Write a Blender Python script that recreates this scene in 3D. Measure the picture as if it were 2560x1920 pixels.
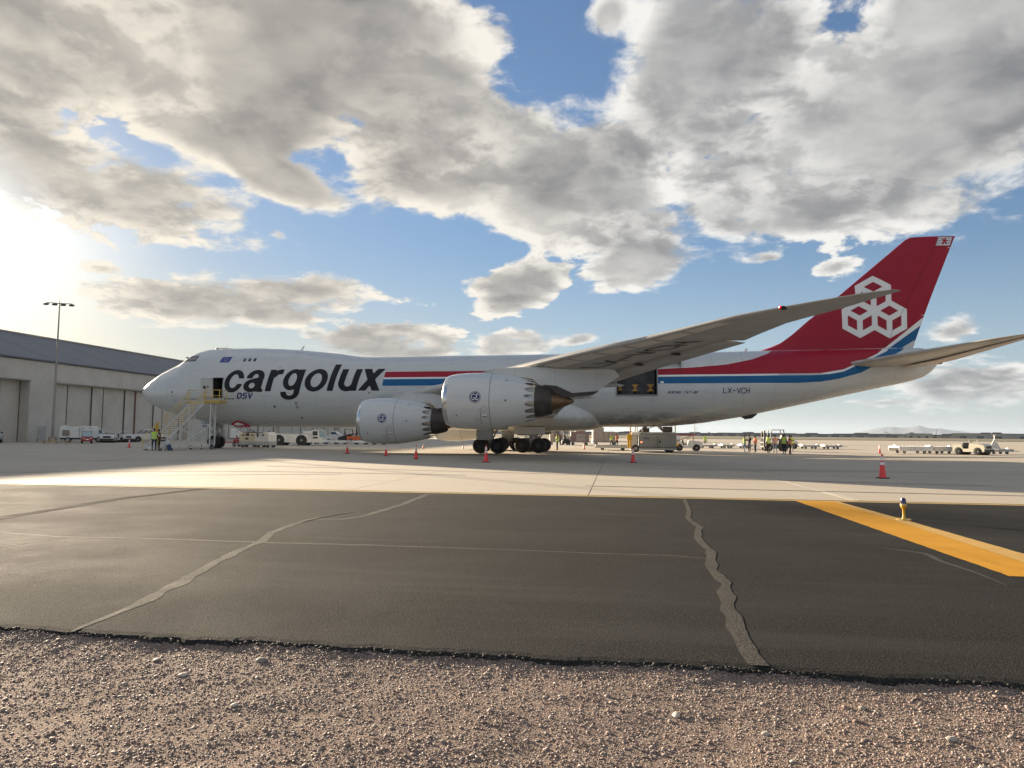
import bpy, bmesh, math, random
import numpy as np
from mathutils import Vector, Matrix, noise as mnoise
R = math.radians
random.seed(7); RNG = np.random.default_rng(11)
for o in list(bpy.data.objects): bpy.data.objects.remove(o)
scene = bpy.context.scene
COL = scene.collection

# ------------------------------------------------------------------ camera
cam_d = bpy.data.cameras.new('camera'); cam = bpy.data.objects.new('camera', cam_d); COL.objects.link(cam)
CAM = Vector((47.03, -65.13, 1.70)); YAW, PITCH, ROLL = R(-8.389), R(3.991), R(0.492)
_f = Vector((math.sin(YAW)*math.cos(PITCH), math.cos(YAW)*math.cos(PITCH), math.sin(PITCH)))
_r = Vector((math.cos(YAW), -math.sin(YAW), 0)); _u = _r.cross(_f)
_r2 = _r*math.cos(ROLL)+_u*math.sin(ROLL); _u2 = -_r*math.sin(ROLL)+_u*math.cos(ROLL)
_m = Matrix((( _r2.x,_u2.x,-_f.x,CAM.x),(_r2.y,_u2.y,-_f.y,CAM.y),(_r2.z,_u2.z,-_f.z,CAM.z),(0,0,0,1)))
cam.matrix_world = _m
cam_d.sensor_width = 36; cam_d.lens = 24.956; cam_d.clip_start = 0.05; cam_d.clip_end = 90000
scene.camera = cam

# ------------------------------------------------------------------ light
SUN_AZ, SUN_EL = -49.6, 10.0           # degrees, azimuth from +Y towards +X
SUN_DIR = Vector((math.sin(R(SUN_AZ))*math.cos(R(SUN_EL)), math.cos(R(SUN_AZ))*math.cos(R(SUN_EL)), math.sin(R(SUN_EL))))
sun_d = bpy.data.lights.new('sun', 'SUN'); sun = bpy.data.objects.new('sun', sun_d); COL.objects.link(sun)
sun_d.energy = 5.0; sun_d.angle = R(0.6); sun_d.color = (1.0, 0.83, 0.62)
sun.rotation_euler = SUN_DIR.to_track_quat('Z', 'Y').to_euler(); sun.location = SUN_DIR*300

vs = scene.view_settings
vs.view_transform = 'Standard'; vs.look = 'None'; vs.gamma = 1.0; vs.use_curve_mapping = False
vs.exposure = 1.95

scene.render.engine = 'CYCLES'
cy = scene.cycles
cy.use_denoising = True
try: cy.denoiser = 'OPENIMAGEDENOISE'
except Exception: pass
cy.max_bounces = 6; cy.diffuse_bounces = 3; cy.glossy_bounces = 3; cy.transmission_bounces = 4; cy.volume_bounces = 0
cy.caustics_reflective = False; cy.caustics_refractive = False
cy.sample_clamp_indirect = 8

# ------------------------------------------------------------------ node helper
class NT:
    """small expression helper over a node tree"""
    def __init__(s, tree): s.t = tree; s.n = tree.nodes; s.l = tree.links
    def node(s, typ, **kw):
        n = s.n.new(typ)
        for k, v in kw.items():
            if hasattr(n, k): setattr(n, k, v)
        return n
    def put(s, sock, v):
        if hasattr(v, 'links') or hasattr(v, 'is_output'): s.l.new(v, sock)
        else:
            try: sock.default_value = v
            except Exception:
                sock.default_value = (*v, 1.0) if len(v) == 3 else v[:3]
    def math(s, op, a, b=None, c=None, clamp=False):
        n = s.n.new('ShaderNodeMath'); n.operation = op; n.use_clamp = clamp
        for i, v in enumerate((a, b, c)):
            if v is not None: s.put(n.inputs[i], v)
        return n.outputs[0]
    def add(s, a, b): return s.math('ADD', a, b)
    def sub(s, a, b): return s.math('SUBTRACT', a, b)
    def mul(s, a, b): return s.math('MULTIPLY', a, b)
    def div(s, a, b): return s.math('DIVIDE', a, b)
    def vmath(s, op, a, b=None, c=None, scale=None):
        n = s.n.new('ShaderNodeVectorMath'); n.operation = op
        for i, v in enumerate((a, b, c)):
            if v is not None: s.put(n.inputs[i], v)
        if scale is not None: s.put(n.inputs['Scale'], scale)
        return n.outputs['Value'] if op in ('LENGTH', 'DOT_PRODUCT', 'DISTANCE') else n.outputs['Vector']
    def sep(s, v):
        n = s.n.new('ShaderNodeSeparateXYZ'); s.put(n.inputs[0], v); return n.outputs
    def comb(s, x, y, z=0.0):
        n = s.n.new('ShaderNodeCombineXYZ')
        for i, v in enumerate((x, y, z)): s.put(n.inputs[i], v)
        return n.outputs[0]
    def noise(s, vec, scale, detail=4, rough=.55, dist=0.0, dims='3D', color=False):
        n = s.n.new('ShaderNodeTexNoise'); n.noise_dimensions = dims
        if vec is not None: s.put(n.inputs['Vector'], vec)
        n.inputs['Scale'].default_value = scale; n.inputs['Detail'].default_value = detail
        n.inputs['Roughness'].default_value = rough; n.inputs['Distortion'].default_value = dist
        return n.outputs['Color' if color else 'Fac']
    def ramp(s, v, a, b, lo=0.0, hi=1.0, kind='SMOOTHSTEP'):
        n = s.n.new('ShaderNodeMapRange'); n.interpolation_type = kind; n.clamp = True
        s.put(n.inputs['Value'], v)
        n.inputs['From Min'].default_value = a; n.inputs['From Max'].default_value = b
        n.inputs['To Min'].default_value = lo; n.inputs['To Max'].default_value = hi
        return n.outputs['Result']
    def mix(s, f, a, b, blend='MIX'):
        n = s.n.new('ShaderNodeMix'); n.data_type = 'RGBA'; n.blend_type = blend; n.clamp_factor = True
        s.put(n.inputs[0], f); s.put(n.inputs[6], a); s.put(n.inputs[7], b); return n.outputs[2]

# ------------------------------------------------------------------ sky
def build_world():
    w = bpy.data.worlds.new('World'); scene.world = w; w.use_nodes = True
    N = NT(w.node_tree); N.n.clear()
    out = N.node('ShaderNodeOutputWorld'); bg = N.node('ShaderNodeBackground')
    N.l.new(bg.outputs[0], out.inputs[0])
    sky = N.node('ShaderNodeTexSky'); sky.sky_type = 'NISHITA'; sky.sun_disc = False
    sky.sun_elevation = R(SUN_EL); sky.sun_rotation = R(SUN_AZ); sky.altitude = 300
    sky.air_density = 1.0; sky.dust_density = 0.45; sky.ozone_density = 2.0
    skyc = sky.outputs[0]
    tc = N.node('ShaderNodeTexCoord'); d = N.vmath('NORMALIZE', tc.outputs['Generated'])
    x, y, z = N.sep(d)
    az = N.mul(N.math('ARCTAN2', x, y), 57.29578)
    el = N.mul(N.math('ARCSINE', z), 57.29578)
    # cloud-layer coordinates: a flat layer seen in perspective
    k = N.div(1.0, N.add(N.math('MAXIMUM', z, 0.0), 0.24))
    P = N.comb(N.mul(x, k), N.mul(y, k), 0.0)
    n_w = N.noise(P, 1.6, 2, .5, color=True)
    wv = N.vmath('SUBTRACT', n_w, (.5, .5, .5))
    p = N.vmath('ADD', N.comb(az, el, 0.0), N.vmath('MULTIPLY', wv, (7.0, 3.5, 0.0)))
    # cloud banks: centre azimuth, elevation, half sizes, tilt (degrees)
    banks = CLOUD_BANKS
    acc = None
    for (a, e, ra, re, t, *wt) in banks:
        m = N.node('ShaderNodeMapping'); m.vector_type = 'TEXTURE'
        N.l.new(p, m.inputs['Vector'])
        m.inputs['Location'].default_value = (a, e, 0); m.inputs['Rotation'].default_value = (0, 0, R(t))
        m.inputs['Scale'].default_value = (ra, re, 1)
        L = N.vmath('LENGTH', m.outputs[0])
        if wt: L = N.add(L, 1.0-wt[0])
        acc = L if acc is None else N.math('SMOOTH_MIN', acc, L, 0.25)
    bank = N.math('MINIMUM', N.mul(N.sub(1.18, acc), 1.0), 0.50)
    bank = N.math('MAXIMUM', bank, -0.75)
    # away from the view the same broken cover goes on
    far = N.ramp(N.math('ABSOLUTE', N.add(az, 8.5)), 44, 60)
    far = N.math('MAXIMUM', far, N.ramp(el, 34, 46))
    gen = N.mul(N.sub(N.noise(P, 0.75, 2, .5), 0.47), 4.0)
    gen = N.math('MINIMUM', N.math('MAXIMUM', gen, -0.75), 0.50)
    mixn = N.node('ShaderNodeMix'); mixn.data_type = 'FLOAT'
    N.put(mixn.inputs[0], far); N.put(mixn.inputs[2], bank); N.put(mixn.inputs[3], gen)
    cov = mixn.outputs[0]
    sx, sy = math.sin(R(SUN_AZ)), math.cos(R(SUN_AZ))
    nb = N.noise(P, 2.3, 3, .5, .1); nbs = N.noise(N.vmath('ADD', P, (sx*.20, sy*.20, 0.0)), 2.3, 3, .5, .1)
    nd = N.noise(P, 7.0, 8, .63, .2); nds = N.noise(N.vmath('ADD', P, (sx*.05, sy*.05, 0.0)), 7.0, 4, .63, .2)
    broad = N.add(cov, N.mul(N.sub(nb, .5), 1.5))
    D = N.add(broad, N.mul(N.sub(nd, .5), 1.85))
    wid = N.ramp(N.noise(P, 1.4, 1, .5), .35, .68, .11, .55)
    an = N.node('ShaderNodeMapRange'); an.interpolation_type = 'SMOOTHSTEP'; N.put(an.inputs['Value'], D); an.inputs['From Min'].default_value = 0.0; N.put(an.inputs['From Max'], wid)
    alpha = an.outputs['Result']
    thick = N.ramp(N.add(broad, N.mul(N.sub(nd, .5), .55)), .10, .74)
    face = N.ramp(N.sub(nb, nbs), -.09, .20); puff = N.ramp(N.sub(nd, nds), -.12, .12)
    lightv = N.add(N.mul(N.sub(1.0, thick), .80), N.add(N.mul(face, .40), N.mul(N.sub(puff, .5), N.ramp(thick, .2, 1.0, .52, .13))))
    body = N.math('SUBTRACT', 1.0, lightv, clamp=True)
    cosang = N.vmath('DOT_PRODUCT', d, tuple(SUN_DIR))
    near = N.ramp(cosang, .55, .99)
    lit = N.mix(near, CL_LIT, CL_LIT_SUN)
    dark = N.mix(near, CL_DARK, CL_DARK_SUN)
    cl = N.mix(body, lit, dark)
    # thinner and paler towards the horizon
    alpha = N.mul(alpha, N.ramp(el, 0.3, 4.0, .25, 1))
    alpha = N.mul(alpha, N.ramp(cosang, .984, .997, 1, .12))
    # aureole of the low sun in dusty air
    aur = N.ramp(cosang, math.cos(R(26)), 1.0, 0, 1, 'LINEAR')
    aur2 = N.add(N.mul(N.math('POWER', aur, 6.0), AUR[0]), N.mul(N.math('POWER', aur, 1.6), AUR[1]))
    skyc = N.mix(1.0, skyc, SKY_TINT, 'MULTIPLY')
    lum = N.vmath('DOT_PRODUCT', skyc, (.3, .5, .2))
    skyc = N.vmath('SCALE', skyc, scale=N.div(1.0, N.add(1.0, N.div(lum, SKY_KNEE))))
    base = N.vmath('ADD', skyc, N.vmath('SCALE', (1.0, .86, .64), scale=aur2))
    hz = N.ramp(el, -1, 16, 1, 0)
    base = N.mix(N.mul(hz, .55), base, N.mix(near, HZ_C, HZ_SUN))
    fin = N.mix(alpha, base, cl)
    N.l.new(fin, bg.inputs['Color']); bg.inputs['Strength'].default_value = SKY_STRENGTH
    w.cycles.sampling_method = 'MANUAL'; w.cycles.sample_map_resolution = 1024
SKY_STRENGTH = 0.05; SKY_KNEE = 5.0
SKY_TINT = (.90, 1.0, 1.16)
CL_LIT = (4.7, 4.65, 4.45); CL_DARK = (.98, 1.0, 1.10); CL_LIT_SUN = (4.9, 4.5, 3.8); CL_DARK_SUN = (1.35, 1.27, 1.22)
AUR = (5.0, .0)
HAZE_D = 3.0e-5
HZ_C = (3.0, 3.5, 4.0); HZ_SUN = (3.6, 3.1, 2.4)
CLOUD_BANKS = [
    (-41, 25.5, 9, 4.6, 8), (-25, 28.5, 14, 6.0, 0), (-16, 25.0, 8, 4.0, -5), (-31, 23.0, 9, 3.0, 0),
    (-39.5, 17.0, 10.5, 3.0, -6), (-27.0, 19.8, 5.5, 1.8, -18),
    (-11.5, 21.5, 9, 3.6, 6), (-3, 20.0, 8, 4.2, 12), (1, 17.0, 6, 3.0, -10),
    (8, 27, 8, 7, 25), (19.5, 22.0, 13, 7.0, 6), (27, 27, 10, 9, 0), (12, 18.5, 8, 3.5, 0),
    (0.0, 31.0, 3.4, 3.6, 0, .55),
    (-26.3, 15.2, 1.4, 1.0, 0, .3), (-39.5, 11.8, 3.2, .9, 5, .4), (-23.5, 8.0, 2.6, 1.2, 0, .5), (20, 2.6, 5.0, .8, 0, .4), (11.0, 13.3, 3.4, 1.3, 0, .35), (-3.5, 7.2, 2.4, .7, 4, .45), (-46, 20.5, 5, 1.5, 0),
    (-29.6, 10.3, 10.5, 2.0, 2, 1.05), (-18.3, 7.6, 5.6, 1.8, -4, 1.0),
    (-7.8, 12.2, 4.6, 2.6, 0, .95), (2.2, 13.6, 5.4, 2.6, 8, .9),
    (16.4, 12.3, 3.8, 1.5, 10, .42), (25.2, 3.9, 7.0, 2.1, 0, .65), (24.3, 7.4, 3.0, 1.4, 0, .42), (-8.7, 7.1, 4.8, 1.3, 6, .8),
]
build_world()
# ------------------------------------------------------------------ materials
MATS = {}
def pm(name, base, rough=.5, metal=0.0, var=.0, vscale=3.0, bump=0.0, bscale=40.0, coat=0.0, spec=.5, stretch=(1, 1, 1), dirt=None, dirt_amt=0.0, dirt_scale=1.5):
    """principled material with noise-driven variation, optional dirt stains and fine relief"""
    if name in MATS: return MATS[name]
    m = bpy.data.materials.new(name); m.use_nodes = True; MATS[name] = m
    N = NT(m.node_tree); b = N.n['Principled BSDF']
    b.inputs['Roughness'].default_value = rough; b.inputs['Metallic'].default_value = metal
    b.inputs['Specular IOR Level'].default_value = spec
    if coat: b.inputs['Coat Weight'].default_value = coat; b.inputs['Coat Roughness'].default_value = .12
    c = (*base, 1.0)
    if var or dirt_amt or bump:
        tc = N.node('ShaderNodeTexCoord'); v = tc.outputs['Object']
        if stretch != (1, 1, 1): v = N.vmath('MULTIPLY', v, stretch)
    if var:
        n = N.noise(v, vscale, 5, .6)
        lo = tuple(max(0, x*(1-var)) for x in base); hi = tuple(min(1, x*(1+var)) for x in base)
        c = N.mix(N.ramp(n, .25, .75), (*lo, 1), (*hi, 1))
    if dirt_amt:
        n = N.noise(v, dirt_scale, 7, .65)
        c = N.mix(N.mul(N.ramp(n, .42, .78), dirt_amt), c, (*(dirt or (.12, .10, .08)), 1))
        r = N.ramp(n, .3, .8, max(0, rough-.06), min(1, rough+.18)); N.put(b.inputs['Roughness'], r)
    N.put(b.inputs['Base Color'], c)
    if bump:
        bn = N.node('ShaderNodeBump'); bn.inputs['Strength'].default_value = bump; bn.inputs['Distance'].default_value = .02
        N.put(bn.inputs['Height'], N.noise(v, bscale, 4, .6)); N.l.new(bn.outputs[0], b.inputs['Normal'])
    return m
def glow(name, col, strength, base=(.02, .02, .02)):
    m = pm(name, base, .3); b = m.node_tree.nodes['Principled BSDF']
    b.inputs['Emission Color'].default_value = (*col, 1); b.inputs['Emission Strength'].default_value = strength
    return m
def glass(name, tint=(.03, .04, .05), rough=.06):
    return pm(name, tint, rough, 0.0, spec=.9, coat=.6)

# ------------------------------------------------------------------ mesh building
def link(name, me, mat=None, parent=None, smooth=None):
    o = bpy.data.objects.new(name, me); COL.objects.link(o)
    if mat is not None:
        for q in (mat if isinstance(mat, (list, tuple)) else [mat]): me.materials.append(q)
    if smooth is not None:
        me.polygons.foreach_set('use_smooth', [True]*len(me.polygons))
        if smooth < 179: me.set_sharp_from_angle(angle=R(smooth))
    if parent is not None: o.parent = parent
    return o
def tag(o, label=None, cat=None, group=None, kind=None):
    if label: o['label'] = label
    if cat: o['category'] = cat
    if group: o['group'] = group
    if kind: o['kind'] = kind
    return o
def empty(name, loc=(0, 0, 0), rz=0.0, label=None, cat=None, group=None):
    o = bpy.data.objects.new(name, None); COL.objects.link(o); o.location = loc; o.rotation_euler = (0, 0, rz)
    o.empty_display_size = .3
    return tag(o, label, cat, group)
def copy_tree(o, parent=None):
    c = o.copy(); COL.objects.link(c); c.parent = parent
    for ch in list(o.children): copy_tree(ch, c)
    return c
class MB:
    """collects shapes; build() links them as one mesh"""
    def __init__(s): s.v = []; s.f = []; s.mi = []; s.cur = 0
    def _add(s, vs, fs):
        b = len(s.v); s.v.extend([tuple(p) for p in vs]); s.f.extend([tuple(i+b for i in f) for f in fs]); s.mi.extend([s.cur]*len(fs)); return s
    def raw(s, vs, fs): return s._add(vs, fs)
    def box(s, c, d, rot=None, ch=0.0):
        """chamfered box: centre, full sizes, optional rotation matrix/euler tuple, chamfer"""
        hx, hy, hz = d[0]/2, d[1]/2, d[2]/2
        if rot is None: M = Matrix.Identity(3)
        elif isinstance(rot, Matrix): M = rot
        else: M = Matrix.Rotation(rot[2], 3, 'Z') @ Matrix.Rotation(rot[1], 3, 'Y') @ Matrix.Rotation(rot[0], 3, 'X')
        c = Vector(c)
        ch = min(ch, hx*.95, hy*.95, hz*.95)
        if ch <= 0:
            P = [(-hx,-hy,-hz),(hx,-hy,-hz),(hx,hy,-hz),(-hx,hy,-hz),(-hx,-hy,hz),(hx,-hy,hz),(hx,hy,hz),(-hx,hy,hz)]
            F = [(3,2,1,0),(4,5,6,7),(0,1,5,4),(1,2,6,5),(2,3,7,6),(3,0,4,7)]
        else:
            P = []; idx = {}
            for sx in (-1, 1):
                for sy in (-1, 1):
                    for sz in (-1, 1):
                        for ax in range(3):
                            q = [sx*(hx-ch), sy*(hy-ch), sz*(hz-ch)]; q[ax] += (sx, sy, sz)[ax]*ch
                            idx[sx, sy, sz, ax] = len(P); P.append(tuple(q))
            F = []
            for ax in range(3):
                o1, o2 = [a for a in range(3) if a != ax]
                for sg in (-1, 1):
                    loop = []
                    for a, b in ((-1,-1),(1,-1),(1,1),(-1,1)):
                        q = [0,0,0]; q[ax] = sg; q[o1] = a; q[o2] = b; loop.append(idx[q[0],q[1],q[2],ax])
                    flip = (sg < 0) ^ (ax == 1)
                    F.append(tuple(loop[::-1] if flip else loop))
            for ax in range(3):      # edges parallel to ax
                o1, o2 = [a for a in range(3) if a != ax]
                for a in (-1, 1):
                    for b in (-1, 1):
                        q0=[0,0,0]; q0[ax]=-1; q0[o1]=a; q0[o2]=b; q1=list(q0); q1[ax]=1
                        f = (idx[(*q0,o1)], idx[(*q1,o1)], idx[(*q1,o2)], idx[(*q0,o2)])
                        F.append(f)
            for sx in (-1, 1):
                for sy in (-1, 1):
                    for sz in (-1, 1): F.append(tuple(idx[sx,sy,sz,ax] for ax in range(3)))
            # consistent outward winding
            G = []
            for f in F:
                a, b, c3 = (Vector(P[i]) for i in f[:3]); n = (b-a).cross(c3-a); m = sum((Vector(P[i]) for i in f), Vector())/len(f)
                G.append(f if n.dot(m) >= 0 else f[::-1])
            F = G
        return s._add([c + M @ Vector(p) for p in P], F)
    def cyl(s, p0, p1, r0, r1=None, n=12, cap=True):
        p0, p1 = Vector(p0), Vector(p1); r1 = r0 if r1 is None else r1
        d = (p1-p0).normalized(); a = d.orthogonal().normalized(); b = d.cross(a)
        V = []; F = []
        for p, r in ((p0, r0), (p1, r1)):
            for i in range(n):
                t = 2*math.pi*i/n; V.append(p + a*(r*math.cos(t)) + b*(r*math.sin(t)))
        for i in range(n): F.append((i, (i+1) % n, n+(i+1) % n, n+i))
        if cap: F.append(tuple(range(n))[::-1]); F.append(tuple(range(n, 2*n)))
        return s._add(V, F)
    def bar(s, p0, p1, w, h=None):
        """rectangular bar between two points"""
        h = h or w; p0, p1 = Vector(p0), Vector(p1); d = p1-p0; L = d.length
        if L < 1e-6: return s
        x = d/L; up = Vector((0,0,1)) if abs(x.z) < .95 else Vector((0,1,0)); y = up.cross(x).normalized(); z = x.cross(y)
        M = Matrix((x, y, z)).transposed(); return s.box((p0+p1)/2, (L, w, h), M)
    def tube(s, pts, r, n=8, closed=False, cap=True):
        pts = [Vector(p) for p in pts]; m = len(pts); rr = r if isinstance(r, (list, tuple)) else [r]*m
        V = []; F = []; prev = None
        for i, p in enumerate(pts):
            a = pts[i-1] if (i or closed) else p; b = pts[(i+1) % m] if (i < m-1 or closed) else p
            d = (b-a).normalized()
            if prev is None: u = d.orthogonal().normalized()
            else:
                u = prev - d*prev.dot(d); u = u.normalized() if u.length > 1e-6 else d.orthogonal().normalized()
            prev = u; w = d.cross(u)
            for k in range(n):
                t = 2*math.pi*k/n; V.append(p + u*(rr[i]*math.cos(t)) + w*(rr[i]*math.sin(t)))
        for i in range(m if closed else m-1):
            j = (i+1) % m
            for k in range(n): F.append((i*n+k, i*n+(k+1) % n, j*n+(k+1) % n, j*n+k))
        if cap and not closed: F.append(tuple(range(n))[::-1]); F.append(tuple(range((m-1)*n, m*n)))
        return s._add(V, F)
    def lathe(s, prof, o=(0,0,0), axis='X', n=24, cap=True, sx=1.0):
        """profile of (distance along axis, radius)"""
        V = []; F = []; o = Vector(o)
        A = {'X': Vector((1,0,0)), 'Y': Vector((0,1,0)), 'Z': Vector((0,0,1))}[axis] if isinstance(axis, str) else Vector(axis).normalized()
        a = {'X': Vector((0,1,0)), 'Y': Vector((0,0,1)), 'Z': Vector((1,0,0))}[axis] if isinstance(axis, str) else A.orthogonal().normalized(); b = A.cross(a)
        for (t, r) in prof:
            for i in range(n):
                q = 2*math.pi*i/n; V.append(o + A*t + a*(r*math.cos(q)) + b*(r*math.sin(q)))
        m = len(prof)
        for j in range(m-1):
            for i in range(n): F.append((j*n+i, j*n+(i+1) % n, (j+1)*n+(i+1) % n, (j+1)*n+i))
        if cap:
            if prof[0][1] > 1e-4: F.append(tuple(range(n))[::-1])
            if prof[-1][1] > 1e-4: F.append(tuple(range((m-1)*n, m*n)))
        return s._add(V, F)
    def prism(s, poly, plane, t0, t1):
        """extrude a 2-D outline; plane 'XZ' (along Y), 'XY' (along Z), 'YZ' (along X)"""
        def P(a, b, t): return {'XZ': (a, t, b), 'XY': (a, b, t), 'YZ': (t, a, b)}[plane]
        n = len(poly); V = [P(a, b, t0) for a, b in poly] + [P(a, b, t1) for a, b in poly]
        F = [tuple(range(n))[::-1], tuple(range(n, 2*n))] + [(i, (i+1) % n, n+(i+1) % n, n+i) for i in range(n)]
        return s._add(V, F)
    def loft(s, rings, cap0=True, cap1=True, closed=True):
        n = len(rings[0]); V = [p for r in rings for p in r]; F = []
        for j in range(len(rings)-1):
            for i in range(n if closed else n-1): F.append((j*n+i, j*n+(i+1) % n, (j+1)*n+(i+1) % n, (j+1)*n+i))
        if cap0: F.append(tuple(range(n))[::-1])
        if cap1: F.append(tuple(range((len(rings)-1)*n, len(rings)*n)))
        return s._add(V, F)
    def xform(s, M, start=0):
        s.v = s.v[:start] + [tuple(M @ Vector(p)) for p in s.v[start:]]; return s
    def build(s, name, mat, parent=None, smooth=35, loc=None, fix=True):
        me = bpy.data.meshes.new(name); me.from_pydata(s.v, [], s.f)
        if any(s.mi): me.polygons.foreach_set('material_index', s.mi)
        if fix:
            bm = bmesh.new(); bm.from_mesh(me); bmesh.ops.recalc_face_normals(bm, faces=bm.faces); bm.to_mesh(me); bm.free()
        me.update()
        o = link(name, me, mat, parent, smooth)
        if loc is not None: o.location = loc
        return o

# marks: any shape given as a signed distance (negative inside) becomes a thin sheet laid on a surface
def seg(X, Z, a, b, w):
    ax, az = a; bx, bz = b; dx, dz = bx-ax, bz-az; L2 = dx*dx+dz*dz+1e-9
    t = np.clip(((X-ax)*dx+(Z-az)*dz)/L2, 0, 1); return np.hypot(X-ax-t*dx, Z-az-t*dz)-w
def segflat(X, Z, a, b, w):
    """bar with square ends"""
    ax, az = a; bx, bz = b; L = math.hypot(bx-ax, bz-az); ux, uz = (bx-ax)/L, (bz-az)/L
    s = (X-ax)*ux+(Z-az)*uz; t = -(X-ax)*uz+(Z-az)*ux
    return np.maximum(np.abs(s-L/2)-L/2, np.abs(t)-w)
def ring(X, Z, c, rx, rz, wx, wz):
    """oval ring: outer radii rx, rz, stroke wx at the sides, wz at top and bottom"""
    k = np.hypot((X-c[0])/rx, (Z-c[1])/rz); i = np.hypot((X-c[0])/(rx-wx), (Z-c[1])/(rz-wz))
    return np.maximum((k-1)*min(rx, rz), (1-i)*min(rx-wx, rz-wz))
def polysd(X, Z, poly):
    d = np.full(X.shape, 1e9); ins = np.zeros(X.shape, bool); n = len(poly)
    for i in range(n):
        a = poly[i]; b = poly[(i+1) % n]; d = np.minimum(d, seg(X, Z, a, b, 0))
        c = (a[1] > Z) != (b[1] > Z)
        with np.errstate(divide='ignore', invalid='ignore'):
            xi = (b[0]-a[0])*(Z-a[1])/(b[1]-a[1]+1e-12)+a[0]
        ins ^= c & (X < xi)
    return np.where(ins, -d, d)
def decal(name, sdf, bounds, step, mapper, mat, parent, smooth=None):
    x0, x1, z0, z1 = bounds; nx = max(2, int((x1-x0)/step)+1); nz = max(2, int((z1-z0)/step)+1)
    xs = np.linspace(x0, x1, nx); zs = np.linspace(z0, z1, nz); X, Z = np.meshgrid(xs, zs, indexing='ij'); S = sdf(X, Z)
    verts = []; cache = {}; faces = []
    def vid(i, j):
        k = (i, j)
        if k not in cache: cache[k] = len(verts); verts.append((xs[i], zs[j]))
        return cache[k]
    def eid(i, j, i2, j2):
        k = (i, j, i2, j2) if (i, j) < (i2, j2) else (i2, j2, i, j)
        if k not in cache:
            a, b = S[i, j], S[i2, j2]; t = a/(a-b); cache[k] = len(verts)
            verts.append((xs[i]+(xs[i2]-xs[i])*t, zs[j]+(zs[j2]-zs[j])*t))
        return cache[k]
    ins = S < 0
    anyin = ins[:-1,:-1] | ins[1:,:-1] | ins[1:,1:] | ins[:-1,1:]
    for i, j in zip(*np.nonzero(anyin)):
        c = [(i, j), (i+1, j), (i+1, j+1), (i, j+1)]; loop = []
        for k in range(4):
            a, b = c[k], c[(k+1) % 4]
            if ins[a]: loop.append(vid(*a))
            if ins[a] != ins[b]: loop.append(eid(*a, *b))
        if len(loop) >= 3: faces.append(loop)
    if not faces: return None
    P = mapper(np.array(verts))
    me = bpy.data.meshes.new(name); me.from_pydata([tuple(p) for p in P], [], faces); me.update()
    return link(name, me, mat, parent, 180)
# ------------------------------------------------------------------ ground
def surf(name, cols, rough, fine=60, coarse=.35, bump=.35, bscale=180, spec=.35, streak=None, speck=None, speck_scale=220, ridge=None):
    """mottled ground material in world metres: broad patches, streaks, fine grain, optional grain specks"""
    m = bpy.data.materials.new(name); m.use_nodes = True; N = NT(m.node_tree); b = N.n['Principled BSDF']
    g = N.node('ShaderNodeNewGeometry'); v = g.outputs['Position']
    n0 = N.noise(v, coarse, 6, .6); n1 = N.noise(v, fine, 3, .6)
    c = N.mix(N.ramp(n0, .3, .7), (*cols[0], 1), (*cols[1], 1))
    c = N.mix(N.ramp(n1, .38, .66, 0, .75), c, (*cols[2], 1))
    if streak:
        s = N.noise(N.vmath('MULTIPLY', v, streak[0]), 1.0, 5, .6); c = N.mix(N.mul(N.ramp(s, streak[2], streak[2]+.22), streak[3]), c, (*streak[1], 1))
    if speck:
        vo = N.node('ShaderNodeTexVoronoi'); vo.inputs['Scale'].default_value = speck_scale; N.l.new(v, vo.inputs['Vector'])
        rnd = N.sep(vo.outputs['Color'])[0]; c = N.mix(N.mul(N.ramp(rnd, .86, .99), N.ramp(vo.outputs['Distance'], .45, .25, 0, 1)), c, (*speck, 1))
    N.put(b.inputs['Base Color'], c); N.put(b.inputs['Roughness'], N.ramp(n0, .3, .7, rough-.06, rough+.08)); b.inputs['Specular IOR Level'].default_value = spec
    bn = N.node('ShaderNodeBump'); bn.inputs['Strength'].default_value = bump; bn.inputs['Distance'].default_value = .016 if speck else .01
    h = N.add(N.noise(v, bscale, 3, .65), N.mul(n0, .6)); N.put(bn.inputs['Height'], h); N.l.new(bn.outputs[0], b.inputs['Normal'])
    return m
def sheet(name, x0, x1, y0, y1, z, mat, kind='structure', nx=1, ny=1):
    xs = np.linspace(x0, x1, nx+1); ys = np.linspace(y0, y1, ny+1); V = [(x, y, z) for x in xs for y in ys]
    F = [(i*(ny+1)+j, (i+1)*(ny+1)+j, (i+1)*(ny+1)+j+1, i*(ny+1)+j+1) for i in range(nx) for j in range(ny)]
    mb = MB(); mb.raw(V, F); o = mb.build(name, mat, None, None); tag(o, kind=kind); return o
m_desert = surf('desert soil', ((.30, .25, .185), (.25, .21, .15), (.20, .18, .12)), .9, .5, .004, .2, 2)
m_conc = surf('apron concrete', ((.52, .455, .36), (.465, .405, .32), (.40, .35, .28)), .85, 35, .22, .30, 120, .22, streak=((.05, .8, 1), (.26, .235, .195), .54, .55))
m_joint = pm('joint sealant', (.045, .043, .04), .7)
m_asph = surf('old asphalt', ((.027, .0265, .0252), (.0195, .0192, .0184), (.047, .046, .0435)), .95, 48, .5, .8, 70, .055, streak=((.12, 1.3, 1), (.044, .0435, .041), .50, .7), speck=(.12, .117, .108), speck_scale=88)  # pale aggregate specks, with sparkle painted into their colour
m_seal = surf('crack filler', ((.085, .079, .068), (.068, .063, .055), (.036, .034, .030)), .95, 30, 2.5, 1.0, 40, .12, streak=((3.5, .6, 1), (.05, .046, .04), .55, .8))
m_dirt = surf('gravel bed soil', ((.265, .182, .15), (.24, .166, .137), (.18, .127, .104)), .95, 60, 1.2, .8, 70, .1)
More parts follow.
